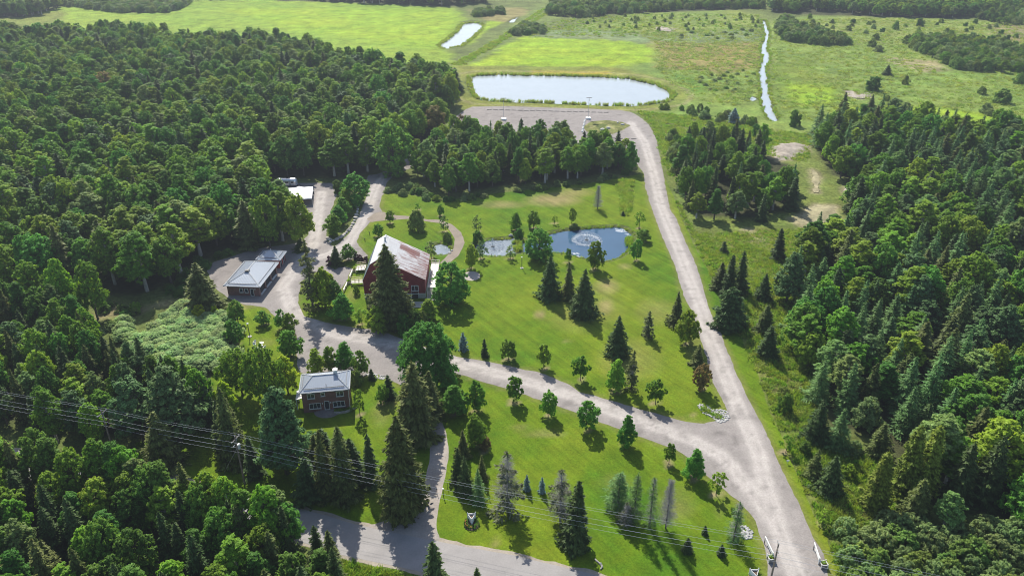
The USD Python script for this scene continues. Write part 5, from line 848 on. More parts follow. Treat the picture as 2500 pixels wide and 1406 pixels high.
woods = [  # name of the wood in words, outline of its floor, spacing, mixture, heights, widths
 ('in the wood behind the white tent', [(-220,118),(150,108),(330,108),(430,126),(560,132),(640,124),(740,146),(850,182),(990,206),(1092,224),(1100,262),(1052,300),(1100,335),(1006,372),(942,414),(896,420),(820,432),(640,432),(630,470),(680,512),(745,556),(745,590),(640,604),(560,614),(505,632),(470,680),(440,690),(330,722),(250,700),(140,700),(60,690),(-220,700)], 6.7, mix(b=0.82, s=0.12, p=0.06), (10.0, 18.0), (6.6, 11.5)),
 ('in the wood below the parking lot', [(1020,436),(1085,480),(1180,466),(1300,452),(1440,436),(1525,412),(1545,402),(1500,376),(1450,358),(1400,352),(1300,342),(1180,338),(1130,350),(1064,352),(1015,388)], 5.2, mix(b=0.72, s=0.18, l=0.10), (9, 14), (5.0, 8.0)),
 ('in the wood beside the main drive', [(1645,425),(1658,480),(1694,545),(1722,552),(1780,538),(1860,548),(1925,524),(1952,490),(1958,440),(1955,408),(1890,408),(1865,376),(1800,358),(1740,348),(1694,348),(1658,385)], 6.0, mix(s=0.42, l=0.2, b=0.38), (7.0, 13.5), (4.4, 7.6)),
 ('in the right-hand wood', [(1992,325),(2090,306),(2220,312),(2370,340),(2750,345),(2900,900),(2950,1406),(2640,1406),(2500,1280),(2380,1275),(2290,1230),(2190,1200),(2140,1160),(2170,1080),(2130,1030),(2010,1000),(1975,985),(1962,910),(1945,840),(1958,770),(1912,732),(1890,712),(1905,692),(1955,645),(1998,602),(2052,575),(2068,500),(2120,476),(2060,436),(2015,428),(1992,380)], 6.1, mix(b=0.47, l=0.30, s=0.11, p=0.12), (8.0, 14.5), (5.6, 10.0)),
 ('in the wood around the left hut', [(-220,780),(130,765),(200,805),(260,850),(250,900),(300,930),(400,960),(500,985),(520,1040),(400,1100),(330,1108),(120,1078),(-220,1045)], 4.9, mix(b=0.46, s=0.46, p=0.08), (8, 13.5), (4.0, 6.6)),
 ('in the wood below the road', [(-220,1175),(99,1192),(341,1232),(461,1264),(600,1298),(760,1346),(815,1405),(835,1480),(700,1620),(-220,1750)], 4.4, mix(b=0.66, s=0.34), (8.5, 12.5), (4.4, 6.6)),
 ('in the roadside row at the left', [(-240,1168),(99,1188),(330,1229),(330,1266),(99,1228),(-240,1208)], 4.0, mix(b=0.75, s=0.25), (11.5, 15), (5.0, 7.0)), ('in the roadside row before the house', [(330,1234),(461,1268),(600,1303),(750,1350),(750,1390),(600,1340),(461,1304),(330,1268)], 3.7, mix(b=0.7, s=0.3), (10.5, 14.0), (5.0, 6.6)),
 ('below the brick house by the road', [(590,1100),(660,1100),(760,1090),(850,1130),(905,1150),(950,1180),(1010,1215),(960,1248),(880,1250),(760,1222),(640,1190),(560,1160)], 4.6, mix(s=0.92, b=0.08), (7.0, 10.5), (6.4, 9.0)),
 ('by the transformer pole', [(470,1075),(560,1050),(640,1070),(660,1150),(640,1190),(560,1170),(480,1140),(430,1120)], 4.6, mix(s=0.85, b=0.15), (8, 12), (5.0, 7.0)),
 ('left of the brick house', [(270,930),(330,905),(420,940),(520,985),(590,1010),(560,1060),(470,1085),(340,1090)], 5.4, mix(s=0.6, p=0.3, b=0.1), (9, 13), (4.2, 6)),
 ('in the tree line beyond the upper field', [(470,-2),(700,-6),(850,8),(1125,17),(1190,10),(1150,-60),(470,-60)], 7.5, mix(b=0.55, s=0.45), (11, 15), (7, 10)),
 ('in the far upper left corner', [(-150,42),(0,42),(60,45),(130,32),(170,8),(100,-30),(-150,-20)], 7.0, mix(b=0.75, s=0.25), (10, 14), (7, 10)),
 ('in the far upper right belt', [(1882,30),(1950,34),(1960,25),(2130,40),(2350,46),(2420,32),(2470,-12),(1880,-40)], 7.0, mix(b=0.9, s=0.1), (8, 11), (7, 10)),
 ('in the far scrub at the top', [(1338,36),(1400,44),(1500,38),(1670,25),(1860,22),(1860,-40),(1400,-40),(1345,0)], 6.0, mix(b=0.45, h=0.55), (4.5, 8), (5, 8)),
]
scrub = [
 ('in the willow scrub at the lower right', [(2060,1296),(2150,1272),(2240,1280),(2290,1262),(2400,1278),(2520,1292),(2800,1430),(2800,1620),(2100,1620),(2075,1420)], 3.0, {('h', 'shrub_willow'): 3, ('h', 'shrub_mid'): 2}, (2.6, 4.4), (3.2, 5.2)),
 ('in the pale thicket left of the garage lawn', [(330,850),(400,790),(450,752),(500,765),(555,760),(580,800),(566,870),(540,900),(500,912),(440,918),(340,880),(280,815),(310,770)], 2.1, {('h', 'sumac'): 1}, (2.4, 3.4), (4.0, 5.4)),
 ('in the far scrub beyond the upper field', [(130,12),(300,33),(430,31),(470,6),(440,-30),(150,-30)], 5.5, mix(h=1), (4, 6.5), (6, 9)),
 ('in the bush belt right of the stream', [(1898,62),(1910,50),(1952,68),(2000,82),(2068,98),(2072,112),(2010,112),(1925,104),(1900,85)], 4.8, mix(h=1), (4, 7), (5.5, 8)),
 ('in the long bush belt at the right edge', [(2212,102),(2280,100),(2366,105),(2520,132),(2560,182),(2440,180),(2382,175),(2330,168),(2300,152),(2212,116)], 5.2, mix(h=0.75, b=0.25), (5, 8), (5.5, 8)),
 ('among the bushes below the big pond', [(1606,268),(1690,282),(1740,302),(1830,308),(1858,302),(1848,290),(1780,280),(1690,266),(1640,262)], 5.4, {('h', 'shrub_dark'): 2, ('h', 'shrub_fresh'): 2, ('h', 'shrub_mid'): 3, ('h', 'shrub_willow'): 2}, (1.6, 4.6), (2.4, 5)),
 ('at the right edge of the main drive', [(1626,335),(1650,325),(1672,350),(1690,350),(1660,385),(1650,420),(1660,470),(1634,430)], 4.6, mix(h=1), (2.5, 4.6), (3, 4.6)),
 ('in the small scrub beside the upper ditch', [(1264,66),(1300,62),(1332,72),(1328,84),(1260,88),(1245,80)], 4.5, mix(h=1), (3, 5), (5, 7)),
 ('in the scrub above the small far pond', [(1150,36),(1180,24),(1226,28),(1230,36),(1160,44)], 5.0, mix(h=1), (3, 5), (5, 8)),
 ('along the meadow edge of the right wood', [(1880,940),(1920,930),(1960,1000),(2000,1095),(2100,1100),(2140,1180),(2100,1240),(2000,1180),(1930,1060)], 8.0, mix(h=1), (1.4, 3.0), (2.2, 3.6)),
 ('below the clearing by the hut', [(190,770),(260,745),(360,760),(300,800),(240,830),(190,820)], 3.6, mix(h=1), (1.6, 3.2), (2.6, 4)),
 ('in the undergrowth along the garage wood', [(400,700),(470,640),(500,632),(560,618),(640,606),(640,614),(510,652),(480,690),(440,735),(400,740)], 3.4, {('h', 'shrub_dark'): 1}, (1.2, 2.4), (2.6, 3.6)),
 ('in the undergrowth below the parking-lot wood', [(945,470),(1000,452),(1060,482),(1085,488),(1180,474),(1300,460),(1440,444),(1530,424),(1530,432),(1440,450),(1190,482),(1080,496),(1000,482)], 3.2, mix(h=1), (1.2, 2.6), (2.4, 3.6)),
 ('scattered over the far wetland', [(1430,44),(1640,36),(1850,40),(1855,66),(1660,80),(1480,72),(1400,62)], 14.0, {('h', 'shrub_willow'): 3, ('h', 'shrub_mid'): 2, ('h', 'shrub_fresh'): 2}, (1.6, 3.4), (1.8, 3.6)),
 ('scattered over the wetland right of the stream', [(1900,40),(2200,52),(2480,60),(2480,110),(2210,98),(2000,72)], 17.0, mix(h=1), (2, 4), (2.6, 5)),
 ('in the bog at the upper right corner', [(2360,10),(2520,10),(2520,70),(2440,62),(2380,45)], 8.0, mix(h=0.6, b=0.4), (4, 8), (4, 7)),
 ('near the stream in the tan marsh', [(1640,80),(1855,72),(1852,92),(1700,100),(1640,92)], 11.0, {('h', 'shrub_willow'): 2, ('h', 'shrub_fresh'): 1}, (1.2, 2.2), (2.4, 5)),
 ('in the reeds left of the stream', [(1700,185),(1840,170),(1850,215),(1790,235),(1720,220)], 9.0, {('h', 'shrub_willow'): 2, ('h', 'shrub_fresh'): 1}, (1.0, 1.9), (2, 4)),
]
tone = {'broad_mid': 'mid green', 'broad_fresh': 'fresh light green', 'broad_dark': 'dark green', 'broad_grey': 'grey-green slender', 'broad_mid2': 'tall mid green', 'broad_fresh2': 'light green spreading', 'broad_dark2': 'dark round-topped', 'broad_rust': 'rust-tinged', 'broad_tall': 'light green slender', 'broad_spire': 'dark tapering', 'spruce_a': 'dark', 'spruce_b': 'dark narrow', 'spruce_c': 'broad olive', 'spruce_d': 'slim olive', 'larch_a': 'soft blue-green', 'larch_b': 'slim blue-green', 'pine_a': 'broad layered', 'pine_b': 'round-topped', 'shrub_mid': 'mid green', 'shrub_willow': 'pale grey-green', 'shrub_dark': 'dark', 'shrub_fresh': 'fresh green', 'sumac': 'pale flat-topped'}
noun = {'b': 'broadleaf tree', 's': 'spruce', 'l': 'larch', 'p': 'pine', 'h': 'bush'}
crowd = []
pl = np.array([(a, b) for a, b, _ in placed]); pr_ = np.array([c for _, _, c in placed])
for zi, (where, px, space, mx, hr, wr) in enumerate(woods + scrub):
    x, y, rng = scatter(px, space, 100 + zi); keys = list(mx); pv = np.array([mx[k] for k in keys], float); pv /= pv.sum()
    ok = ~shapely.intersects(blocked, shapely.points(x, y)); d = np.hypot(x[:, None] - pl[:, 0], y[:, None] - pl[:, 1])
    ok &= ~(d < pr_ + (1.0 if zi < len(woods) else 0.3)).any(1) & (rng.random(len(x)) > 0.07)
    if 'beside the main drive' in where: ok &= ~shapely.contains(poly([(1862, 385), (1995, 385), (1995, 462), (1900, 455), (1862, 440)]), shapely.points(x, y)) & (rng.random(len(x)) > 0.12)
    patch = fbm(x, y, 22, 200 + zi)
    for i in np.nonzero(ok)[0]:
        u = np.clip(0.5 + (patch[i] - 0.5) * 2.2, 0, 0.999) * 0.55 + rng.random() * 0.45
        code, kd = keys[int(np.searchsorted(np.cumsum(pv), min(u, 0.9999)))] if rng.random() < 0.45 else keys[rng.choice(len(keys), p=pv)]
        t = rng.random(); h = hr[0] + (hr[1] - hr[0]) * (0.15 + 0.85 * t); w = wr[0] + (wr[1] - wr[0]) * (0.4 * t + 0.6 * rng.random())
        if code in 'sl': h *= 1.04; w *= 0.76 if hr[1] > 6 else 1
        crowd.append((code, kd, x[i], y[i], h, w, where))
# the 300 of each sort that show largest are things of their own; what is left of each sort stands as one wood
size = []
for code, kd, x, y, h, w, where in crowd:
    p = np.array([x, y, h * 0.6]); zd = depth(p); ux, uy = proj(p); inside = -60 < ux < 2560 and -40 < uy < 1470
    size.append((F / zd) ** 2 * h * w if inside and zd > 5 else -1)
order = np.argsort(-np.array(size)); left = {k: 300 - sum(1 for r_ in grown if r_[0] == k) for k in 'bslph'}; rest = {}
chosen, span = [], {}
for i in order:
    code, kd, x, y, h, w, where = crowd[i]
    if size[i] > 0 and left[code] > 0: left[code] -= 1; chosen.append(i); span.setdefault(where, []).append((*proj(np.array([x, y, h * 0.6])), h))
    else: rest.setdefault(code, []).append(crowd[i])
cuts = {k: [np.quantile([q[j] for q in v], [0.2, 0.4, 0.6, 0.8]) for j in (0, 1)] + [np.quantile([q[2] for q in v], [0.33, 0.67])] for k, v in span.items()}
def told(i):
    """What tells a tree of a wood apart: its height among its neighbours, its look, and where in the wood it stands."""
    code, kd, x, y, h, w, where = crowd[i]; u, v = proj(np.array([x, y, h * 0.6])); c = cuts[where]; tall = ['low', '', 'tall'][int(np.searchsorted(c[2], h))]; t = tone[kd].replace('tall ', '') if tall else tone[kd]
    if 'roadside row' in where: t = t.replace('spreading', '').replace('slender', '').strip()
    if len(span[where]) < 6: return f'{t} {noun[code]} {where}', code
    place = ['rearmost', 'rear', 'mid', 'front', 'foremost'][int(np.searchsorted(c[1], v))] + ' ' + ['far left', 'left', 'centre', 'right', 'far right'][int(np.searchsorted(c[0], u))]
    return f'{tall} {t} {noun[code]} {where}, {place}'.strip(), code
for i in chosen:
    code, kd, x, y, h, w, where = crowd[i]; lab, _ = told(i)
    plant(code, kd, x, y, h, w, lab, {'b': 'broadleaf trees ', 's': 'spruces ', 'l': 'larches ', 'p': 'pines ', 'h': 'bushes '}[code] + where, -0.3)
def instancer(name, rows, label, cat, z=-0.3):
    """Many copies as one object."""
    p = numbered('/World', name); pi = UsdGeom.PointInstancer.Define(stage, p); ks = sorted({r_[0] for r_ in rows})
    for k in ks:
        q = UsdGeom.Xform.Define(stage, p + '/' + k).GetPrim(); q.GetReferences().AddInternalReference(kinds[k][0])
    pi.CreatePrototypesRel().SetTargets([Sdf.Path(p + '/' + k) for k in ks])
    pi.CreateProtoIndicesAttr([ks.index(r_[0]) for r_ in rows])
    pi.CreatePositionsAttr([Gf.Vec3f(float(r_[1]), float(r_[2]), z) for r_ in rows])
    pi.CreateScalesAttr([Gf.Vec3f(*[float(v) for v in (r_[4] / (2 * kinds[r_[0]][2]), r_[4] / (2 * kinds[r_[0]][2]), r_[3] / kinds[r_[0]][1])]) for r_ in rows])
    an = R.uniform(0, math.pi, len(rows)); pi.CreateOrientationsAttr([Gf.Quath(math.cos(a), 0, 0, math.sin(a)) for a in an])
    tag(pi.GetPrim(), label, cat, None, 'stuff')
wood = {'b': ('broadleaf_forest', 'mass of further broadleaf trees filling the woods'), 's': ('spruce_forest', 'mass of further spruces filling the woods'), 'l': ('larch_forest', 'mass of further larches in the woods'), 'p': ('pine_forest', 'mass of further pines in the woods'), 'h': ('scrub', 'mass of further bushes in the scrub')}
for code, rows in sorted(rest.items()):
    instancer(wood[code][0], [(kd, x, y, h, w) for _, kd, x, y, h, w, _ in rows], wood[code][1], 'forest' if code != 'h' else 'bushes')

# ------------------------------------------------------------------ tall weeds, reeds and rough grass
def tuft(seed, n, h, spread, w, lean):
    rng = np.random.default_rng(seed); a = rng.uniform(0, 6.28, n); q = spread * np.sqrt(rng.random(n)); b = np.column_stack([np.cos(a) * q, np.sin(a) * q, np.zeros(n)])
    hh = h * rng.uniform(0.5, 1.1, n); t = b + np.column_stack([rng.normal(0, lean, n) * hh, rng.normal(0, lean, n) * hh, hh]); s = rng.uniform(0, 6.28, n); d = np.column_stack([np.cos(s), np.sin(s), 0 * s]) * w
    m = (b + t) / 2 + np.column_stack([rng.normal(0, 0.05, (n, 2)), np.zeros(n)]) * h
    v = np.stack([b - d, b + d, m - d * 1.1, m + d * 1.1, t], 1).reshape(-1, 3); k = np.arange(n)[:, None] * 5
    return v, np.vstack([k + [0, 1, 3], k + [0, 3, 2], k + [2, 3, 4]])
for nm, seed, n, h, sp_, w, ln, mt in [('weed_a', 1, 46, 0.8, 0.6, 0.05, 0.6, 'weed'), ('weed_b', 2, 40, 0.9, 0.6, 0.05, 0.65, 'weed_pale'), ('weed_c', 3, 50, 0.7, 0.65, 0.07, 0.65, 'weed_lush'), ('reed_a', 4, 40, 1.7, 0.6, 0.035, 0.10, 'reed'), ('reed_b', 5, 34, 1.4, 0.5, 0.035, 0.14, 'weed_lush')]:
    kind(nm, h, sp_, tuft(seed, n, h, sp_, w, ln), mt)
def strew(name, px, space, mx, hr, wr, label, cat, seed, region=None, keep=0.9):
    if region is None: x, y, rng = scatter(px, space, seed)
    else:
        rng = np.random.default_rng(seed); a, b, c, d = region.bounds; n = int((c - a) * (d - b) / space ** 2); x, y = rng.uniform(a, c, n), rng.uniform(b, d, n); shapely.prepare(region); k = shapely.contains(region, shapely.points(x, y)); x, y = x[k], y[k]
    ok = rng.random(len(x)) < keep * np.clip(fbm(x, y, 6, seed) * 2.0, 0.25, 1)
    if region is None: ok &= ~shapely.intersects(blocked, shapely.points(x, y)) & ~shapely.intersects(P['verge'], shapely.points(x, y))
    ks = list(mx); pv = np.array(list(mx.values()), float); pv /= pv.sum(); rows = []
    for i in np.nonzero(ok)[0]:
        rows.append((ks[rng.choice(len(ks), p=pv)], x[i], y[i], rng.uniform(*hr), rng.uniform(*wr)))
    instancer(name, rows, label, cat, -0.12 if region is None else WL + 0.05)
strew('meadow_weeds', [(1640,470),(1700,570),(1760,570),(1990,560),(2060,600),(2000,650),(1950,740),(1985,830),(2000,920),(2010,1090),(2150,1100),(2200,1230),(2290,1290),(2090,1470),(2060,1470),(1985,1235),(1890,1020),(1800,800),(1720,640)], 0.95, {'weed_a': 3, 'weed_b': 1, 'weed_c': 3}, (0.5, 1.1), (0.9, 1.7), 'tall weeds and rough grass right of the main drive', 'weeds', 301)
strew('meadow_weeds', [(1560,272),(1700,285),(1900,320),(1980,330),(1970,400),(1690,340),(1640,430),(1612,400),(1590,310)], 1.6, {'weed_a': 3, 'weed_c': 3}, (0.6, 1.2), (1.4, 2.6), 'rough weeds between parking lot and stream', 'weeds', 302)
strew('meadow_weeds', [(835,1366),(1000,1408),(1100,1432),(1040,1500),(850,1490)], 0.7, {'weed_c': 4, 'weed_a': 1}, (0.6, 1.1), (0.9, 1.5), 'lush weeds along the near side of the road', 'weeds', 303)
strew('meadow_weeds', [(1506,455),(1516,440),(1545,440),(1544,500),(1532,527),(1518,525),(1516,490)], 0.8, {'weed_a': 2, 'weed_b': 1, 'weed_c': 1}, (0.7, 1.4), (1.0, 1.6), 'strip of tall weeds left standing on the upper lawn', 'weeds', 304)
ring = lambda k, a, b: ponds[k].buffer(b).difference(ponds[k].buffer(a))
for px, sp, lab, sd, mx in (([(1560,85),(1860,70),(1862,180),(1850,240),(1780,262),(1700,250),(1650,215),(1600,165),(1600,105)], 3.4, 'tussocks over the tan marsh left of the stream', 321, {'weed_pale_': 3, 'weed_': 2}), ([(1890,50),(2150,45),(2560,60),(2560,290),(2250,265),(2060,262),(1980,300),(1900,285),(1880,160)], 4.2, 'tussocks over the wetland right of the stream', 322, {'weed_': 3, 'weed_pale_': 2}), ([(1260,70),(1440,40),(1640,34),(1860,36),(1860,75),(1620,88),(1300,92)], 4.6, 'tussocks over the far wetland', 323, {'weed_': 3, 'weed_lush_': 1})):
    strew('tussocks', px, sp, {{'weed_pale_': 'weed_b', 'weed_': 'weed_a', 'weed_lush_': 'weed_c'}[k]: v for k, v in mx.items()}, (0.5, 1.2), (1.6, 3.6), lab, 'grass', sd)
strew('reeds', None, 1.05, {'reed_a': 3, 'reed_b': 1}, (1.1, 2.1), (1.0, 1.8), 'reeds standing round the big pond', 'reeds', 311, ring('big', -1.6, 0.9), 1.0)
strew('reeds', None, 1.1, {'reed_a': 2, 'reed_b': 2}, (0.7, 1.5), (0.9, 1.5), 'reeds along the stream', 'reeds', 312, ring('stream', -0.2, 1.6), 0.8)
strew('reeds', None, 0.7, {'reed_b': 2, 'reed_a': 1}, (0.4, 0.9), (0.7, 1.1), 'rough grass on the banks of the fountain ponds', 'reeds', 313, shapely.union_all([ring('pond', 0.1, 1.3), ring('upper', 0.1, 1.2), ring('barn', 0.1, 1.0)]).difference(ponds['neck']), 0.75)
strew('reeds', None, 0.6, {'reed_a': 2, 'reed_b': 2}, (0.7, 1.5), (0.8, 1.2), 'clump of reeds in the neck between the ponds', 'reeds', 314, poly([(1252,590),(1264,586),(1275,594),(1274,610),(1262,615),(1254,604)]), 1.0)
strew('reeds', None, 0.6, {'reed_b': 1}, (0.9, 1.6), (0.8, 1.2), 'bright green reeds at the right end of the fountain pond', 'reeds', 315, poly([(1527,582),(1544,576),(1544,598),(1530,606)]), 1.0)
strew('reeds', None, 1.3, {'reed_a': 2, 'weed_a': 2}, (0.8, 1.6), (1.4, 2.4), 'reeds round the small far pond', 'reeds', 316, ring('far', -0.5, 2.2), 0.9)
strew('ditch_grass', None, 1.4, {'weed_a': 2, 'weed_c': 2, 'reed_a': 1}, (0.8, 1.7), (1.6, 2.6), 'rank grass along the straight ditch running to the far trees', 'grass', 317, shapely.union_all([LineString(GP([(1110,158),(1150,138),(1240,82),(1330,22)])).buffer(1.8), LineString(GP([(1128,158),(1175,130),(1260,78),(1340,30)])).buffer(1.8)]), 0.95)
# ------------------------------------------------------------------ poles and wires
pole_top = {'a': G(246.6, 1001.8, 11.0), 'b': G(573, 1064.7, 11.0), 'c': G(1901, 1327, 11.0)}
pole_label = {'a': 'wooden power pole with crossarm in the trees at the left', 'b': 'wooden power pole with grey transformer in front of the white pine', 'c': 'wooden power pole with crossarm beside the gate at the lower right'}
line_dir = {}
ends = {'left': pole_top['a'] + (pole_top['a'] - pole_top['b']) / np.linalg.norm(pole_top['a'] - pole_top['b']) * 75, 'right': pole_top['c'] + (pole_top['c'] - pole_top['b']) / np.linalg.norm(pole_top['c'] - pole_top['b']) * 70}
chain = [ends['left'], pole_top['a'], pole_top['b'], pole_top['c'], ends['right']]
def side(i):
    d = chain[min(i + 1, 4)] - chain[max(i - 1, 0)]; d = d / np.linalg.norm(d); return np.array([-d[1], d[0], 0])
for i, k in ((1, 'a'), (2, 'b'), (3, 'c')):
    t = chain[i]; s = side(i); o = thing('power_pole', pole_label[k], 'power pole', (t[0], t[1], 0)); a = math.atan2(s[1], s[0])
    put(o, 'pole', MB().tube([(0, 0, -0.3), (0, 0, 11.0)], [0.17, 0.11], 10).mesh(), 'pole_wood')
    arm = put(o, 'crossarm', MB().box((0, 0, 10.35), (2.5, 0.10, 0.12), a).mesh(), 'grey_wood')
    for q in (-1.15, 1.15): put(arm, 'insulator', MB().cyl((s[0] * q, s[1] * q, 10.41), 0.05, 0.2, 8).mesh(), 'white')
    put(o, 'insulator', MB().cyl((0, 0, 11.0), 0.05, 0.2, 8).mesh(), 'white')
    for q in (-0.55, 0.55): put(o, 'brace', MB().beam((s[0] * q, s[1] * q, 10.28), (0, 0, 9.6), 0.03, 0.03).mesh(), 'galvanised')
    if k == 'b':
        tr = put(o, 'transformer', MB().cyl((0.42, -0.05, 8.3), 0.26, 0.95, 16).mesh(), 'galvanised'); put(tr, 'lid', MB().cyl((0.42, -0.05, 9.25), 0.28, 0.06, 16).mesh(), 'white'); put(o, 'fuse_holder', MB().beam((-0.25, -0.1, 9.1), (-0.6, -0.2, 8.8), 0.08, 0.08).mesh(), 'white')
for n_, (q, z, lab) in enumerate([(1.15, 10.62, 'uppermost wire on the far crossarm ends of the power poles'), (0.0, 11.22, 'wire running over the tops of the power poles'), (-1.15, 10.62, 'wire on the near crossarm ends of the power poles'), (-0.2, 8.6, 'lower thick cable between the power poles'), (-0.2, 7.6, 'lowest thin cable between the power poles')]):
    pts = []
    for i in range(4):
        a, b = chain[i] * [1, 1, 0] + side(i) * q + [0, 0, z], chain[i + 1] * [1, 1, 0] + side(i + 1) * q + [0, 0, z]; L = np.linalg.norm(b - a)
        for t in np.linspace(0, 1, 13)[:-1]: pts.append(a + (b - a) * t - [0, 0, 4 * t * (1 - t) * L * 0.012])
    pts.append(b); p = put('/World', 'power_line', MB().tube(pts, 0.014 if n_ != 3 else 0.02, 5).mesh(), 'wire'); tag(stage.GetPrimAtPath(p), lab, 'power line')
b0 = chain[2]; gy = G(547, 1154); p = put('/World', 'guy_wire', MB().tube([(b0[0], b0[1], 8.4), (gy[0], gy[1], 0)], 0.025, 5).mesh(), 'wire'); tag(stage.GetPrimAtPath(p), 'guy wire slanting from the transformer pole down to the grass', 'guy wire')
g = G(608, 1152); t_ = thing('wooden_post', 'short wooden stub pole just right of the transformer pole', 'post', (g[0], g[1], 0)); put(t_, 'post', MB().tube([(0, 0, -0.2), (0, 0, 4.0)], [0.13, 0.11], 10).mesh(), 'pole_wood'); put(t_, 'cap', MB().cyl((0, 0, 4.0), 0.15, 0.12, 10).mesh(), 'galvanised')

# ------------------------------------------------------------------ lamps, gates, planters, stops
for (bx, by, ty), lab in (((1436, 291, 238), 'tall solar lamp on a round white base in the parking lot'), ((1230, 293, 240), 'tall solar lamp behind the trees at the left of the parking lot')):
    g = G(bx, by); h = height(g, ty); o = thing('solar_lamp', lab, 'street lamp', (g[0], g[1], 0))
    put(o, 'pole', MB().tube([(0, 0, 0.5), (0, 0, h - 0.3)], [0.11, 0.075], 10).mesh(), 'galvanised'); put(o, 'base', MB().cyl((0, 0, 0), 1.25, 0.75, 24).mesh(), 'white')
    put(o, 'solar_panel', MB().slab([(-1.3, -0.6, h + 0.15), (1.3, -0.6, h + 0.15), (1.3, 0.6, h - 0.35), (-1.3, 0.6, h - 0.35)], 0.06).mesh(), 'panel'); put(o, 'bracket', MB().cyl((0, 0, h - 0.35), 0.06, 0.3, 8).mesh(), 'galvanised')
    put(o, 'lamp_head', MB().beam((0, -0.1, h - 1.2), (0, -1.1, h - 1.1), 0.3, 0.12).mesh(), 'dark_metal')
for (bx, by, ty), lab in (((1274, 655, 627), 'black lamp post on the lawn below the upper pond'), ((610, 822, 789), 'black lamp post with white ring base on the lawn by the pale thicket')):
    g = G(bx, by); h = height(g, ty); o = thing('lamp_post', lab, 'lamp post', (g[0], g[1], 0))
    put(o, 'post', MB().tube([(0, 0, 0.0), (0, 0, h - 0.3)], 0.085, 10).mesh(), 'dark_metal'); put(o, 'lamp_head', MB().cyl((0, 0, h - 0.3), 0.14, 0.25, 10, 0.22).mesh(), 'white'); put(o, 'cap', MB().cyl((0, 0, h - 0.05), 0.3, 0.12, 12, 0.05).mesh(), 'galvanised'); put(o, 'base_ring', MB().cyl((0, 0, 0), 0.48, 0.14, 20).mesh(), 'stone_white')
def flowers(parent, n, r, z, zs, mt='leaf_mid'): put(parent, 'plants', sprays(R.normal(0, r, (n, 3)) * [1, 1, zs] + [0, 0, z], R.normal(size=(n, 3)) + [0, 0, 0.8], 0.12, 0.07, R), mt)
def gate(a, b, c, lab, lab2):
    a, b = np.array(a), np.array(b); o = thing('swing_gate', lab, 'gate'); d = b - a
    put(o, 'beam', MB().beam(a, b, 0.16, 0.22).mesh(), 'white'); put(o, 'hinge_post', MB().box((b[0], b[1], 0.7), (0.18, 0.18, 1.4)).mesh(), 'white'); put(o, 'rest_post', MB().box((a[0] - 0.16, a[1] + d[1] * 0.15, 0.5), (0.10, 0.10, 1.0)).mesh(), 'dark_metal'); put(o, 'lower_rail', MB().beam(a + d * 0.1 - [0, 0, 0.45], b - [0, 0, 0.45], 0.08, 0.12).mesh(), 'white')
    o = thing('gate_planter', lab2, 'planter', (c[0], c[1], 0))
    put(o, 'box', MB().box((0, 0, 0.36), (0.95, 0.95, 0.72)).mesh(), 'grey_wood'); put(o, 'soil', MB().box((0, 0, 0.73), (0.85, 0.85, 0.03)).mesh(), 'soil')
    for sx in (-1, 1):
        for sy in (-1, 1): put(o, 'corner_post', MB().box((sx * 0.5, sy * 0.5, 0.5), (0.12, 0.12, 1.0)).mesh(), 'white')
    for sx in (-1, 1): put(o, 'top_rail', MB().beam((sx * 0.5, -0.43, 0.8), (sx * 0.5, 0.43, 0.8), 0.08, 0.12).mesh(), 'white'); put(o, 'top_rail', MB().beam((-0.43, sx * 0.5, 0.8), (0.43, sx * 0.5, 0.8), 0.08, 0.12).mesh(), 'white')
    flowers(o, 120, 0.2, 0.88, 0.5)
gate((42.24, 94.0, 1.15), (42.46, 90.4, 1.15), (42.1, 89.9), 'white gate arm standing open at the left side of the main drive', 'white-framed planter box at the foot of the left gate arm')
gate((49.98, 92.67, 1.15), (49.63, 89.2, 1.15), (50.2, 88.7), 'white gate arm standing open at the right side of the main drive', 'white-framed planter box at the foot of the right gate arm')
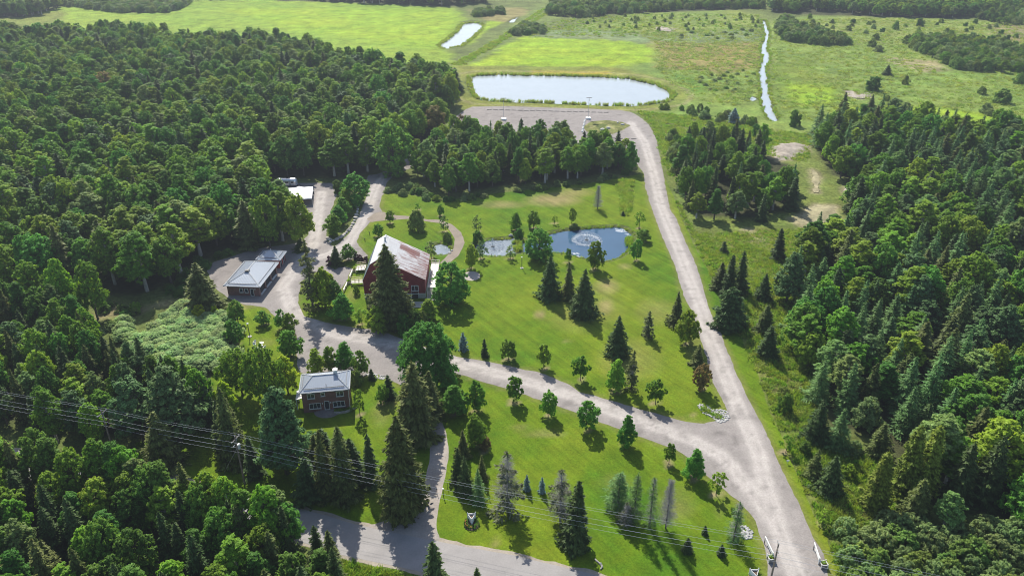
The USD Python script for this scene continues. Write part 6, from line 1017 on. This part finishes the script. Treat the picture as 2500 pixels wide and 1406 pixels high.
for (px, py), rz, lab, lab2 in (((1152, 1274), 0.15, 'white triangular sign box on the lawn by the lane mouth', 'dark flower bed around the triangular sign box by the lane mouth'), ((1842, 1412), 0.05, 'white triangular sign box at the lower picture edge beside the gate', 'flower bed around the triangular sign box at the lower picture edge')):
    g = G(px, py); o = thing('sign_box', lab, 'sign', (g[0], g[1], 0), rz); C3 = [np.array(p) for p in ((-0.65, 0.75, 0), (0.7, 0.7, 0), (-0.05, -0.65, 0))]
    for k in range(3):
        a, b = C3[k], C3[(k + 1) % 3]; put(o, 'panel', MB().beam(a + (b - a) * 0.07 + [0, 0, 0.75], b - (b - a) * 0.07 + [0, 0, 0.75], 0.07, 1.2).mesh(), 'white'); ps = put(o, 'post', MB().box((*a[:2], 0.75), (0.14, 0.14, 1.5)).mesh(), 'white'); put(ps, 'knob', MB().cyl((*a[:2], 1.5), 0.1, 0.12, 8, 0.04).mesh(), 'white')
    put(o, 'floor', MB().slab([C3[2] * 0.75 + [0, 0, 1.05], C3[1] * 0.75 + [0, 0, 1.05], C3[0] * 0.75 + [0, 0, 1.05]], 0.1).mesh(), 'soil')
    o = thing('flower_bed', lab2, 'flower bed', (g[0], g[1] - 0.5, 0)); put(o, 'soil', MB().cyl((0, -0.1, 0), 1.35, 0.1, 20).mesh(), 'soil'); an = R.uniform(0, 6.28, 420); q = R.uniform(0.7, 1.35, 420)
    put(o, 'bushes', sprays(np.column_stack([np.cos(an) * q, np.sin(an) * q, R.uniform(0.08, 0.62, 420)]), R.normal(size=(420, 3)) + [0, 0, 0.8], 0.15, 0.09, R), 'leaf_dark'); an = R.uniform(2.6, 5.0, 60); put(o, 'blossoms', sprays(np.column_stack([np.cos(an) * 1.15, np.sin(an) * 1.15, R.uniform(0.4, 0.7, 60)]), R.normal(size=(60, 3)) + [0, 0, 0.8], 0.09, 0.07, R), 'flower')
def stop(a, b, lab, grp):
    a, b = G(*a), G(*b); o = thing('wheel_stop', lab, 'wheel stop', tuple((a + b) / 2), math.atan2(b[1] - a[1], b[0] - a[0]), grp); L = np.linalg.norm(b - a)
    v = [(s * L / 2, y, z) for s in (-1, 1) for y, z in ((-0.17, 0.02), (0.17, 0.02), (0.17, 0.16), (0.10, 0.24), (-0.10, 0.24), (-0.17, 0.16))]; f = [[k, (k + 1) % 6, (k + 1) % 6 + 6, k + 6] for k in range(6)]
    f3 = [t for q in f for t in ([q[0], q[2], q[1]], [q[0], q[3], q[2]])] + [[0, k, k + 1] for k in range(1, 5)] + [[6, 6 + k + 1, 6 + k] for k in range(1, 5)]
    put(o, 'bar', (np.array(v), np.array(f3)), 'stop')
    for s in (-1, 1): put(o, 'pin', MB().cyl((s * L * 0.36, 0, 0.23), 0.03, 0.03, 6).mesh(), 'galvanised')
for k in range(20):
    t = 1189 + 15 * k; yy = 268.4 + 7.0 * k / 19; stop((t, yy), (t + 11.6, yy + 0.3), 'dark bar stop in the long row before the big pond', 'wheel stops in the row before the big pond')
for k in range(4): t = 1491 + 16.6 * k; yy = 338 + 0.5 * k; stop((t, yy), (t + 12.6, yy + 0.3), 'dark bar stop in the short row by the grass island', 'wheel stops in the short row by the grass island')
for k in range(9):
    t = k / 8; g = G(1428 - 6.5 * t, 294 + 28 * t); o = thing('guide_stone', 'white painted kerb stone in the line left of the grass island', 'kerb stone', (g[0], g[1], 0.02), 0.2, 'white kerb stones left of the grass island'); put(o, 'stone', MB().tube([(0, 0, 0), (0, 0, 0.28), (0, 0, 0.4)], [0.5, 0.46, 0.3], 8).mesh(), 'white')
def rock(seed, s):
    m = trimesh.creation.icosphere(2); rng = np.random.default_rng(seed); v = m.vertices * rng.uniform(0.75, 1.25, 3); v = v * (0.8 + 0.45 * fbm(v[:, 0] * 1.3 + seed, v[:, 1] * 1.3 + v[:, 2], 1.0, seed))[:, None]; v[:, 2] = np.maximum(v[:, 2] * 0.7, -0.35); return v * s, m.faces
for k, (px, py, s) in enumerate([(869, 497, .6), (872, 505, .6), (873, 512, .55), (872, 519, .6), (870, 526, .6), (868, 533, .65), (865, 540, .5), (862, 547, .6), (858, 553, .5), (855, 559, .55), (851, 564, .6), (846, 569, .55), (841, 573, .6), (836, 577, .6), (830, 581, .6), (822, 585, .6), (812, 588, .6), (804, 586, .7), (800, 582, .6), (806, 592, .5)]):
    g = G(px, py); o = struct('boulder', rock(k, s) if False else (rock(k, s)[0] + [g[0], g[1], 0.15], rock(k, s)[1]), 'stone', 45, kind=None, label='boulder of the rock wall below the hedge row', cat='boulder'); stage.GetPrimAtPath(o).SetCustomDataByKey('group', 'boulders of the rock wall below the hedge row')
for k, (px, py, s, lab) in enumerate([(1471, 318, 1.0, 'pale boulder on the grass island, lower one'), (1520, 305, 0.8, 'pale boulder on the grass island, right one'), (1485, 314, 0.9, 'pale boulder on the grass island, middle one'), (1508, 300, 0.6, 'small pale boulder on the grass island, upper one'), (1103, 612, 0.4, 'white stone at the rim of the little pond by the barn, right one'), (1098, 618, 0.4, 'white stone at the rim of the little pond by the barn, lower one'), (1247, 576, 0.6, 'white stone at the inlet of the upper pond')]):
    g = G(px, py); v, f = rock(50 + k, s); struct('boulder', (v + [g[0], g[1], 0.1], f), 'stone_white', 45, kind=None, label=lab, cat='boulder')
kind('pebble', 0.24, 0.16, rock(77, 0.17), 'stone_white')
for px, lab, seed, n in (([(1702,990),(1712,986),(1726,990),(1738,1000),(1762,999),(1776,1005),(1782,1018),(1773,1029),(1752,1033),(1740,1020),(1716,1008)], 'bed of white stones at the tip of the lawn by the road fork', 401, 0.30), ([(1809,1285),(1825,1283),(1838,1298),(1839,1312),(1822,1317),(1809,1309)], 'bed of white stones on the lawn left of the gate', 402, 0.28), ([(886,909),(900,905),(915,913),(938,917),(939,927),(915,926),(898,919)], 'bed of white stones behind the brick house', 403, 0.34)):
    x, y, rng = scatter(px, n, seed); k = rng.random(len(x)) < 0.62; instancer('white_stones', [('pebble', a, b, rng.uniform(0.14, 0.4), rng.uniform(0.2, 0.45)) for a, b in zip(x[k], y[k])], lab, 'stones', 0.05)
x, y, rng = scatter([(1708,992),(1722,998),(1740,1012),(1766,1016),(1760,1024),(1742,1016),(1716,1004)], 0.55, 405); instancer('bed_plants', [('weed_c' if rng.random() < 0.6 else 'weed_a', a, b, rng.uniform(0.3, 0.6), rng.uniform(0.8, 1.3)) for a, b in zip(x, y)], 'green plants among the white stones by the road fork', 'plants', 0.02)
for (bx, by, ty), lab, top in (((1092.5, 1191, 1178), 'thin dark post on the grass right of the lane, upper one', 0), ((1082.5, 1211, 1193), 'dark post with white top at the lane edge', 1), ((1067, 1204, 1190), 'thin post in the middle of the lane mouth', 0)):
    g = G(bx, by); h = height(g, ty); o = thing('marker_post', lab, 'post', (g[0], g[1], 0)); put(o, 'post', MB().box((0, 0, h / 2), (0.12 if top else 0.08, 0.12 if top else 0.08, h)).mesh(), 'dark_metal'); put(o, 'cap', MB().box((0, 0, h + 0.05), (0.26 if top else 0.1, 0.2 if top else 0.1, 0.12)).mesh(), 'white' if top else 'grey_wood')
g = G(1489, 341); h = height(g, 326); o = thing('sign_post', 'small sign on a dark post beside the short row of wheel stops', 'sign', (g[0], g[1], 0)); put(o, 'post', MB().cyl((0, 0, 0), 0.07, h, 8).mesh(), 'dark_metal'); put(o, 'plate', MB().box((0, -0.1, h - 0.35), (0.6, 0.04, 0.7)).mesh(), 'grey_wood')
g = G(1922, 1131); o = thing('verge_sign', 'small white sign on the grass verge below the road fork', 'sign', (g[0], g[1], 0)); put(o, 'post', MB().box((0, 0, 0.35), (0.06, 0.06, 0.7)).mesh(), 'galvanised'); put(o, 'plate', MB().box((0, -0.05, 0.75), (0.5, 0.04, 0.4)).mesh(), 'white')
pts = [G(1452, 1365), G(1457, 1370), G(1462, 1374), G(1467, 1378), G(1470, 1384), G(1466, 1390)]; o = thing('driftwood', 'pale weathered curved log lying in the shade near the road', 'log'); m = MB().tube([p + [0, 0, 0.14] for p in pts], [0.12, 0.15, 0.13, 0.2, 0.17, 0.1], 8); put(o, 'trunk', m.mesh(), 'dead_twigs'); put(o, 'knot', MB().cyl((pts[3][0], pts[3][1], 0.2), 0.2, 0.25, 8, 0.08).mesh(), 'stone_white')
for (px, py), lab in (((902, 572), 'small dark bollard light on the oval lawn, upper one'), ((891, 588), 'small dark bollard light on the oval lawn, lower one')):
    g = G(px, py); o = thing('bollard_light', lab, 'bollard light', (g[0], g[1], 0)); put(o, 'post', MB().cyl((0, 0, 0), 0.1, 0.75, 10).mesh(), 'dark_metal'); put(o, 'cap', MB().cyl((0, 0, 0.75), 0.2, 0.15, 10, 0.08).mesh(), 'dark_metal')
for k, ((px, py), rz, lab) in enumerate([((622, 846), 0.6, 'white garden chair at the round table, left one'), ((630, 853), 2.6, 'white garden chair at the round table, nearest the camera'), ((646, 851), 3.9, 'white garden chair at the round table, right one'), ((622, 840), -0.4, 'white garden chair at the round table, farthest left')]):
    g = G(px, py); chair(g[0], g[1], 0.01, rz, lab, 'white')
g = G(639, 843); o = thing('garden_table', 'round white garden table on the lawn above the airy trees', 'table', (g[0], g[1], 0)); put(o, 'tabletop', MB().cyl((0, 0, 0.7), 0.55, 0.05, 20).mesh(), 'white'); put(o, 'leg', MB().cyl((0, 0, 0.03), 0.06, 0.67, 8).mesh(), 'white'); put(o, 'foot', MB().cyl((0, 0, 0), 0.3, 0.04, 12).mesh(), 'white')
for (px, py), lab in (((1200, 626), 'short dark stake on the near bank of the upper pond'), ((1371, 622), 'short dark stake on the near bank of the fountain pond'), ((1277, 618), 'short stake at the neck between the ponds')):
    g = G(px, py); o = thing('bank_stake', lab, 'stake', (g[0], g[1], 0)); put(o, 'post', MB().cyl((0, 0, 0), 0.09, 0.8, 8).mesh(), 'grey_wood'); put(o, 'cap', MB().cyl((0, 0, 0.8), 0.11, 0.06, 8).mesh(), 'dark_metal')

# ------------------------------------------------------------------ fountains: jets of drops thrown outwards, and the foam they leave
def fountain(px, py, r, label, label2, arms, seed, hj=1.6):
    g = G(px, py, WL); rng = np.random.default_rng(seed); o = thing('fountain', label, 'fountain', (g[0], g[1], WL))
    put(o, 'float', MB().cyl((0, 0, -0.15), 0.5, 0.3, 16).mesh(), 'dark_metal'); put(o, 'nozzle', MB().cyl((0, 0, 0.15), 0.12, 0.3, 10, 0.07).mesh(), 'galvanised')
    tet = np.array([[1, 0, -0.5], [-0.5, 0.87, -0.5], [-0.5, -0.87, -0.5], [0, 0, 1.0]]); tf = np.array([[0, 1, 3], [1, 2, 3], [2, 0, 3], [0, 2, 1]])
    pos, sz = [], []
    for k in range(arms):
        a = k * 6.2832 / arms + rng.normal(0, 0.02); rr = r * rng.uniform(0.9, 1.08); hh = hj * rng.uniform(0.9, 1.1)
        t = rng.random(90) ** 0.75; w = 0.04 + 0.10 * t; pos.append(np.column_stack([np.cos(a) * rr * t, np.sin(a) * rr * t, 0.3 * (1 - t) + 4 * hh * t * (1 - t)]) + rng.normal(size=(90, 3)) * w[:, None]); sz.append(rng.uniform(0.02, 0.05, 90) * (0.7 + 0.8 * t))
    t = rng.random(260); pos.append(np.column_stack([rng.normal(0, 0.14, 260) * (0.3 + t), rng.normal(0, 0.14, 260) * (0.3 + t), 0.4 + 2.3 * t])); sz.append(rng.uniform(0.03, 0.07, 260))
    pos, sz = np.vstack(pos), np.concatenate(sz); pos[:, 2] = np.maximum(pos[:, 2], 0.02)
    v = (pos[:, None] + tet[None] * sz[:, None, None]).reshape(-1, 3); f = (tf[None] + 4 * np.arange(len(pos))[:, None, None]).reshape(-1, 3); put(o, 'water_jets', (v, f), 'foam', kind='stuff')
    pos = []                                                            # where the drops fall: small ridges of foam on the water
    n = 2100 if r > 4 else 420; a = rng.uniform(0, 6.28, n); ph = np.abs((a * arms / 6.2832) % 1 - 0.5) * 2; q = r * np.where(rng.random(n) < 0.72, rng.normal(0.84, 0.10, n) + 0.13 * (1 - ph), rng.uniform(0.15, 1.0, n)); s = rng.uniform(0.035, 0.10, n)
    c3 = np.column_stack([np.cos(a) * q + g[0], np.sin(a) * q + g[1], np.full(n, WL + 0.012)]); six = np.array([[math.cos(b), math.sin(b), 0] for b in np.arange(6) * 1.0472]); v = np.concatenate([c3[:, None] + six[None] * s[:, None, None] * [1, 1, 1], c3[:, None] + [[[0, 0, 0.035]]]], 1).reshape(-1, 3)
    f = np.array([[k, (k + 1) % 6, 6] for k in range(6)]); f = (f[None] + 7 * np.arange(n)[:, None, None]).reshape(-1, 3); struct('foam', (v, f), 'foam', False, kind='stuff', label=label2, cat='foam')
fountain(1432, 586, 4.35, 'fountain throwing a ring of jets in the blue pond', 'ring of white foam round the fountain in the blue pond', 36, 5)
fountain(1203, 602, 3.6, 'low bubbling fountain in the small upper pond', 'foam round the low fountain in the small upper pond', 26, 6, 0.9)
def scum(outline, n, seed, label):
    """Patches of floating scum or broken foam."""
    p = poly(outline); a, b, c, d = p.bounds; rng = np.random.default_rng(seed); x, y = rng.uniform(a, c, n), rng.uniform(b, d, n); k = shapely.contains(p, shapely.points(x, y)) & (fbm(x, y, 1.2, seed) > 0.47); x, y = x[k], y[k]; n = len(x); s = rng.uniform(0.05, 0.15, n)
    six = np.array([[math.cos(b), math.sin(b) * 0.7, 0] for b in np.arange(6) * 1.0472]); c3 = np.column_stack([x, y, np.full(n, WL + 0.008)]); v = np.concatenate([c3[:, None] + six[None] * s[:, None, None], c3[:, None] + [[[0, 0, 0.02]]]], 1).reshape(-1, 3)
    f = np.array([[k, (k + 1) % 6, 6] for k in range(6)]); f = (f[None] + 7 * np.arange(n)[:, None, None]).reshape(-1, 3); struct('foam', (v, f), 'foam', False, kind='stuff', label=label, cat='foam')
scum([(1498,555),(1526,557),(1540,574),(1538,580),(1524,566),(1500,560)], 900, 7, 'white scum drifted into the upper right bay of the blue pond'); scum([(1396,614),(1412,614),(1422,624),(1408,624)], 420, 8, 'white scum at the near bank of the blue pond'); scum([(1168,598),(1240,590),(1244,616),(1180,618)], 130, 9, 'thin foam over the small upper pond'); scum([(1060,598),(1092,597),(1096,612),(1068,614)], 120, 10, 'thin foam on the little pond by the barn')

# ------------------------------------------------------------------ haze
m = usdkit.mesh(stage, '/World/haze', MB().box((0, 3600, 55), (13000, 9000, 116)).mesh(), mat('haze', {'v': ('principled_volume', {'color': (0.80, 0.88, 1.0), 'density': HAZE, 'anisotropy': 0.35})}, [], surface=None, volume='v.volume'))
tag(m.GetPrim(), kind='stuff')
